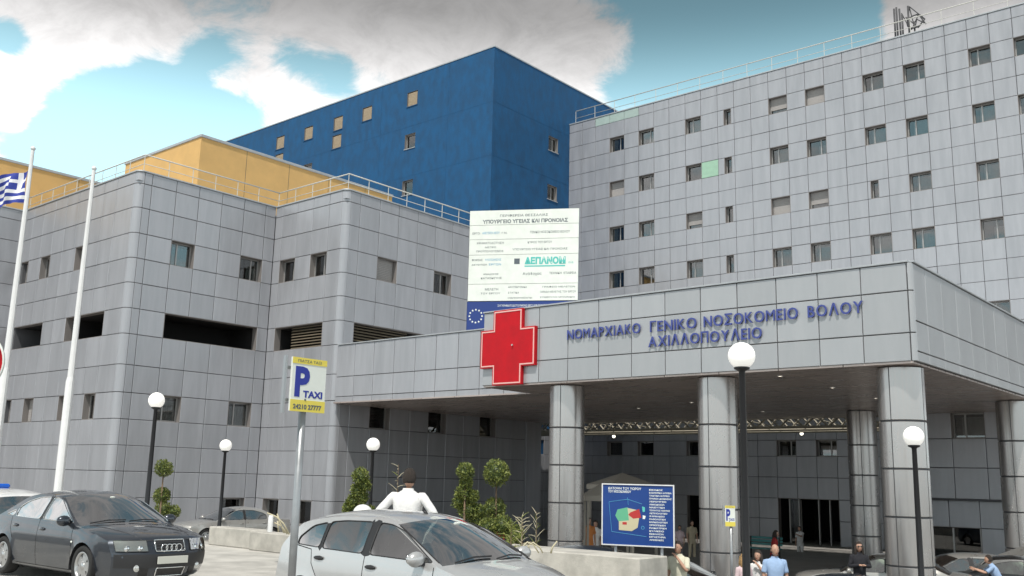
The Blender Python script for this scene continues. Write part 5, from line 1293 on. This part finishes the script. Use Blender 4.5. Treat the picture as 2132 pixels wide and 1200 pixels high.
cars_low('parked_car', 'dark blue hatchback parked behind the first column', HH, P_NAVY, 1262, 27, R(20))
# ---------------------------------------------------------------- people
def skin_mesh(name, chains, m, parent, sub=1, root=0):
    """chains: list of [(pos, radius)...]; shared points are matched by position, grown with a Skin modifier"""
    vs, rs, es, key = [], [], [], {}
    for ch in chains:
        last = None
        for p, r in ch:
            k = tuple(round(c, 4) for c in p)
            if k not in key: key[k] = len(vs); vs.append(p); rs.append(r)
            i = key[k]
            if last is not None and last != i: es.append((last, i))
            last = i
    me = bpy.data.meshes.new(name); me.from_pydata(vs, es, [])
    o = bpy.data.objects.new(name, me); COL.objects.link(o)
    md = o.modifiers.new('skin', 'SKIN'); md.use_smooth_shade = True; md.branch_smoothing = .4
    if sub: ms = o.modifiers.new('sub', 'SUBSURF'); ms.levels = sub; ms.render_levels = sub
    for i, v in enumerate(me.skin_vertices[0].data):
        r = rs[i]; v.radius = (r[1], r[0]) if isinstance(r, tuple) else (r, r); v.use_root = (i == root)
    bpy.context.view_layer.update()
    m2 = bpy.data.meshes.new_from_object(o.evaluated_get(bpy.context.evaluated_depsgraph_get()))
    bpy.data.objects.remove(o); bpy.data.meshes.remove(me)
    m2.materials.clear(); m2.materials.append(m)
    for p in m2.polygons: p.use_smooth = True; p.material_index = 0
    return link(name, m2, parent)
def V(*a): return Vector(a)
def person(label, x, y, z, rz, h=1.75, shirt=None, trousers=None, hair=M_HAIR, arms=('down', 'down'), lean=0, headturn=0, longhair=False, bald=False, sleeves='short', glasses=False, seated=False, female=False, skirt=None):
    """local frame: faces +x, left = +y. arms = (left, right) poses"""
    t = thing('person', label, 'person', (x, y, z), rz); k = h/1.75
    sw = .165 if female else .188
    def L(p):   # lean of the upper body about the hips
        p = Vector(p); q_ = p-V(0, 0, .95); c, s = math.cos(lean), math.sin(lean)
        return V(q_.x*c+q_.z*s, q_.y, -q_.x*s+q_.z*c)+V(0, 0, .95) if p.z > .95 else p
    pel, spine, chest, neck, headb = V(0, 0, .95), L((0, 0, 1.12)), L((0, 0, 1.32)), L((0, 0, 1.47)), L((.015, 0, 1.56))
    S = {}
    for s, pose in ((1, arms[0]), (-1, arms[1])):
        sh = L((0, s*sw, 1.425))
        P_ = {'down': ((.0, .055, -.27), (.05, .05, -.52)), 'hip': ((-.06, .20, -.22), (.03, .02, -.40)), 'drink': ((.12, .06, -.25), (.25, -.10, -.02)), 'face': ((.13, .08, -.22), (.19, -.09, .02)),
              'fwd': ((.20, .03, -.16), (.44, .0, -.08)), 'bag': ((.02, .06, -.27), (.12, .05, -.50)), 'lap': ((.05, .06, -.24), (.25, -.02, -.34)), 'cross': ((.04, .07, -.24), (.20, -.12, -.20))}[pose]
        el = sh+V(P_[0][0], s*P_[0][1], P_[0][2]); wr = sh+V(P_[1][0], s*P_[1][1], P_[1][2]); S[s] = (sh, el, wr)
    legs = {}
    for s in (1, -1):
        hip = V(0, s*.095, .90)
        if seated: kn = V(.42, s*.12, .88); an = V(.46, s*.12, .47)
        else: kn = V(.02, s*.11, .50); an = V(-.01, s*.12, .09)
        legs[s] = (hip, kn, an)
    dz = V(0, 0, -.42) if seated else V(0, 0, 0)
    def T(p): return (Vector(p)+dz)*k
    body = [[(T(pel), (.13*k, .095*k)), (T(spine), (.115*k, .08*k)), (T(chest), (.125*k, .08*k)), (T(neck), .062*k), (T(headb), .058*k)]]
    for s in (1, -1):
        sh, el, wr = S[s]; hip, kn, an = legs[s]
        body.append([(T(chest), (.125*k, .08*k)), (T(sh), .052*k), (T((sh+el)/2), .050*k), (T(el), .041*k), (T((el+wr)/2), .038*k), (T(wr), .026*k)])
        body.append([(T(pel), (.13*k, .095*k)), (T(hip), .09*k), (T((hip+kn)/2), .078*k), (T(kn), .058*k), (T((kn+an)/2+V(-.015, 0, .03)), .054*k), (T(an), .037*k)])
        d = (wr-el).normalized(); side = V(0, s, 0); side = (side-d*side.dot(d)).normalized(); nrm = d.cross(side)
        palm = wr+d*.05
        body.append([(T(wr), .026*k), (T(palm), (.036*k, .018*k))])
    bd = skin_mesh('body', body, M_SKIN, t)
    # hands: four unequal bent fingers and a thumb rooted in the palm
    hb_ = []
    for s in (1, -1):
        sh, el, wr = S[s]; d = (wr-el).normalized(); fr = V(1, 0, 0); fr = (fr-d*fr.dot(d))
        fr = fr.normalized() if fr.length > .2 else V(0, 0, 1); inn = d.cross(fr)*(1 if (d.cross(fr)).y*s < 0 else -1)
        for kf, ln in zip((-1.5, -.5, .5, 1.5), (.062, .075, .080, .070)):
            b0 = wr+d*.075+fr*kf*.017
            hb_.append([(T(b0-d*.03), .009*k), (T(b0+d*ln*.5+inn*.006), .0085*k), (T(b0+d*ln+inn*.030), .007*k)])
        hb_.append([(T(wr+d*.03+fr*.022), .011*k), (T(wr+d*.055+fr*.045+inn*.01), .009*k), (T(wr+d*.085+fr*.047+inn*.022), .008*k)])
    for ch in hb_:
        pass
    bm = bmesh.new()
    for ch in hb_:
        o = skin_mesh('finger', [ch], M_SKIN, t, 1); bm.from_mesh(o.data); bpy.data.objects.remove(o)
    # head joined into the same body mesh
    hc = T(headb+V(.012, 0, .085)); Mh = Matrix.Rotation(headturn, 4, 'Z'); q = MB()
    N = 20; vs = []
    for j in range(13):
        th = math.pi*j/12
        for i in range(N):
            a = 2*math.pi*i/N; x_, y_, z_ = math.sin(th)*math.cos(a), math.sin(th)*math.sin(a), math.cos(th)
            px = x_*.098; py = y_*.076*(1-.22*max(0, -z_)); pz = z_*.118
            if x_ > .6 and abs(y_) < .28: px += .018*math.exp(-((z_+.18)/.16)**2)           # nose
            if x_ > .5 and abs(z_-.08) < .2 and .2 < abs(y_) < .6: px -= .006              # eye sockets
            if x_ > .3 and z_ < -.55: px += .012                                           # chin
            vs.append((Mh @ Vector((px, py, pz)))*k+hc)
    q.add(vs, [(j*N+i, (j+1)*N+i, (j+1)*N+(i+1) % N, j*N+(i+1) % N) for j in range(12) for i in range(N)], M_SKIN, True)
    for s in (1, -1): q.sphere((Mh @ V(-.005, s*.080, -.005))*k+hc, .028*k, M_SKIN, 8, (.55, .3, 1.0))
    me = q.mesh('head'); bm.from_mesh(me); bm.from_mesh(bd.data); bm.to_mesh(bd.data); bm.free(); bpy.data.meshes.remove(me)
    for p in bd.data.polygons: p.use_smooth = True; p.material_index = 0
    q = MB()
    for s in (1, -1): q.sphere((Mh @ V(.083, s*.030, .012))*k+hc, .012*k, M_BLACK, 6, (.5, 1, .7))
    q.build('eyes', t)
    q = MB(); q.sphere((Mh @ V(.088, 0, -.055))*k+hc, .022*k, M_REDFLOWER, 6, (.3, 1, .25)); q.build('mouth', t)
    # hair
    q = MB(); vs = []; idx = {}; F = []
    for j in range(11):
        th = math.pi*j/14
        for i in range(N):
            a = 2*math.pi*i/N; x_, y_, z_ = math.sin(th)*math.cos(a), math.sin(th)*math.sin(a), math.cos(th)
            front = max(0, x_); cut = 1.0
            lim = (.62 if bald else .55) if x_ > .45 else .38 if x_ > .12 else (-.62 if not longhair else -.9)
            if bald and z_ > .35: lim = 9
            rr = 1.0 if z_ >= lim else .78
            rr *= 1+.035*math.sin(i*2.7+j*1.9)*math.sin(j*2.3)
            vs.append((Mh @ Vector((x_*.108*rr-.006, y_*.090*rr, z_*.130*rr+.004)))*k+hc)
    q.add(vs, [(j*N+i, (j+1)*N+i, (j+1)*N+(i+1) % N, j*N+(i+1) % N) for j in range(10) for i in range(N)], hair, True); q.build('hair', t)
    if longhair:
        q = MB(); q.tube([(Mh @ V(-.05, 0, .05))*k+hc, (Mh @ V(-.075, 0, -.10))*k+hc, (Mh @ V(-.08, 0, -.24))*k+hc, (Mh @ V(-.07, 0, -.33))*k+hc], [.075*k, .085*k, .07*k, .03*k], hair, 10)
        for s in (1, -1): q.tube([(Mh @ V(-.01, s*.07, .03))*k+hc, (Mh @ V(-.0, s*.085, -.10))*k+hc, (Mh @ V(.01, s*.09, -.26))*k+hc], [.035*k, .038*k, .018*k], hair, 8)
        q.build('hair', t)
    if glasses:
        q = MB()
        for s in (1, -1): q.sphere((Mh @ V(.098, s*.032, .014))*k+hc, .024*k, M_BLACK, 8, (.3, 1.05, .8)); q.tube([(Mh @ V(.095, s*.05, .016))*k+hc, (Mh @ V(.0, s*.083, .016))*k+hc], .003, M_BLACK, 4)
        q.tube([(Mh @ V(.1, -.02, .02))*k+hc, (Mh @ V(.1, .02, .02))*k+hc], .003, M_BLACK, 4); q.build('glasses', t)
    # clothing: lofted torso with tapered sleeves, and trousers, each one mesh
    def loft(q, secs, m_, n=20):
        vs = []
        for z, ry, rx, ox in secs:
            for i in range(n):
                a_ = 2*math.pi*i/n; wr_ = 1+.022*math.sin(3*a_+z*23)+.018*math.sin(7*a_-z*41)
                ca, sa = math.cos(a_), math.sin(a_)
                e = lambda v_: math.copysign(abs(v_)**.82, v_)
                vs.append(T(L((ox+rx*e(ca)*wr_, ry*e(sa)*wr_, z))))
        q.add(vs, [(j*n+i, j*n+(i+1) % n, (j+1)*n+(i+1) % n, (j+1)*n+i) for j in range(len(secs)-1) for i in range(n)], m_, True)
    def limb(q, pts, rs, m_):
        P2, R2 = [], []
        for i in range(len(pts)-1):
            for t_ in (0, .33, .66): P2.append(pts[i].lerp(pts[i+1], t_)); R2.append((rs[i]+(rs[i+1]-rs[i])*t_)*(1+.035*math.sin(i*5+t_*9)))
        P2.append(pts[-1]); R2.append(rs[-1]); q.tube(P2, R2, m_, 12)
    f = .92 if female else 1.0; q = MB()
    loft(q, [(.80, .178*f, .130, 0), (.90, .180*f, .130, 0), (1.02, .158*f, .118, 0), (1.12, .158*f, .118, .004), (1.24, .182*f, .126, .008), (1.34, .198*f, .122, .004), (1.40, .200*f, .104, 0), (1.445, .168*f, .088, -.004), (1.475, .112*f, .078, -.006), (1.50, .070, .070, -.002), (1.525, .064, .066, 0)], shirt)
    for s in (1, -1):
        sh, el, wr = S[s]; top_ = sh+V(0, -s*.05, -.015)
        if sleeves == 'long': limb(q, [T(top_), T(sh), T((sh+el)/2), T(el), T((el+wr)/2), T(wr-(wr-el)*.05)], [v_*k for v_ in (.050, .060, .056, .050, .046, .036)], shirt)
        else: limb(q, [T(top_), T(sh), T((sh+el)/2), T(sh.lerp(el, .82))], [v_*k for v_ in (.050, .060, .058, .060)], shirt)
    q.build('shirt', t)
    q = MB(); loft(q, [(.74, .165*f, .118, 0), (.82, .176*f, .124, 0), (.92, .174*f, .124, 0), (1.0, .156*f, .114, 0), (1.06, .152*f, .110, 0)], trousers)
    for s in (1, -1):
        hip, kn, an = legs[s]; limb(q, [T(hip+V(0, 0, -.03)), T((hip+kn)/2), T(kn), T((kn+an)/2), T(an+V(0, 0, -.02))], [v_*k for v_ in (.098, .086, .070, .066, .062)], trousers)
    q.build('trousers', t)
    for s in (1, -1):
        an = legs[s][2]; q = MB(); b = T(an); q.sphere(b+V(.055, 0, -.045)*k, .13*k, M_BLACK, 10, (1.0, .38, .36)); q.build('shoe', t)
    return t
def cloth(name, col): return mat(name, col, .9, nvar=.10, nscale=9, bump=.5, bscale=14)
C_WHITE = cloth('white_shirt_cloth', (.72, .71, .70)); C_CREAM = cloth('cream_shirt_cloth', (.60, .58, .46)); C_BLUE = cloth('light_blue_cloth', (.30, .42, .62)); C_BLACK = cloth('black_cloth', (.015, .015, .02))
C_PINK = cloth('pale_pink_cloth', (.62, .48, .50)); C_BEIGE = cloth('beige_cloth', (.45, .38, .27)); C_NAVYT = cloth('navy_cloth', (.03, .04, .08)); C_RED = cloth('red_cloth', (.38, .03, .03)); C_ORANGE = cloth('orange_cloth', (.55, .20, .06)); C_GREY = cloth('grey_cloth', (.16, .16, .17))
FC = math.atan2(-CF.y, -CF.x)            # facing the camera
def put(px, py_head, D, label, rz, h=1.75, **k):
    """head top seen at the photo point; the feet come down to the ground there"""
    p = at(px, py_head, D=D); z = p.z-h*1.01
    return person(label, p.x, p.y, z, rz, h, **k)
def place_ground(px, D, label, rz, h=1.75, zg=None, **k):
    p = at(px, 1120, D=D); z = gz(p.x, p.y) if (p.y > EDGE_Y or p.x > EDGE_X) else STREET_Z
    return person(label, p.x, p.y, z if zg is None else zg, rz, h, **k)
place_ground(846, 13.2, 'man in a white shirt seen from behind, hands on hips, beyond the silver hatchback', FC+math.pi-.25, 1.90, STREET_Z+.03, shirt=C_WHITE, trousers=C_GREY, arms=('hip', 'hip'), sleeves='long')
put(1413, 1127, 19.5, 'man in a cream shirt drinking, standing beside the blue plan board', FC-.75, 1.76, shirt=C_CREAM, trousers=C_CREAM, arms=('face', 'down'), headturn=.1)
put(1612, 1133, 20.0, 'balding man in a light blue shirt standing right of the tall lamp post', FC+.1, 1.76, shirt=C_BLUE, trousers=C_NAVYT, bald=True)
put(1548, 1152, 20.5, 'fair-haired woman in pale pink half hidden by the tall lamp post', FC+.5, 1.62, shirt=C_PINK, trousers=C_BEIGE, hair=M_HAIRF, longhair=True, female=True)
put(1579, 1146, 21.2, 'woman in white with a raised hand between the lamp post and the man in blue', FC-.7, 1.65, shirt=C_WHITE, trousers=C_BEIGE, longhair=True, female=True, arms=('face', 'down'), hair=M_HAIR)
put(1787, 1128, 23.0, 'woman in black with long hair and sunglasses left of the corner column', FC-.05, 1.70, shirt=C_BLACK, trousers=C_BLACK, longhair=True, female=True, glasses=True, sleeves='long', arms=('cross', 'cross'))
put(2080, 1152, 27.0, 'man in a light blue shirt bending towards the open tailgate', FC+math.pi/2+2.8, 1.72, shirt=C_BLUE, trousers=C_NAVYT, lean=.45, arms=('fwd', 'fwd'))
put(2042, 1150, 30.5, 'person in red reaching up to the raised tailgate', FC-1.2, 1.66, shirt=C_RED, trousers=C_BEIGE, arms=('fwd', 'fwd'), female=True)
put(1440, 1084, 44, 'person in beige standing in the shade by the side entrance', FC+.3, 1.74, shirt=C_BEIGE, trousers=C_BEIGE)
put(1415, 1094, 44, 'person in a pink top standing behind the edge of the plan board', FC-.3, 1.60, shirt=C_PINK, trousers=C_GREY, female=True)
put(1609, 1104, 36, 'dark-haired person in dark red leaning beside the teal bench', FC+1.3, 1.68, shirt=C_RED, trousers=C_NAVYT, lean=.15, longhair=True, female=True)
put(1226, 1078, 34, 'person in an orange top under the small gazebo', FC+.4, 1.70, shirt=C_ORANGE, trousers=C_NAVYT)
put(1241, 1084, 34.5, 'person in a white top next to the one in orange', FC-.5, 1.66, shirt=C_WHITE, trousers=C_GREY, female=True)
put(1041, 1080, 27, 'person in red half hidden behind the two-ball topiary', FC+.2, 1.55, shirt=C_RED, trousers=C_NAVYT)
put(1665, 1096, 49, 'person in white just inside the glazed entrance', FC-.9, 1.70, shirt=C_WHITE, trousers=C_WHITE, arms=('fwd', 'down'))
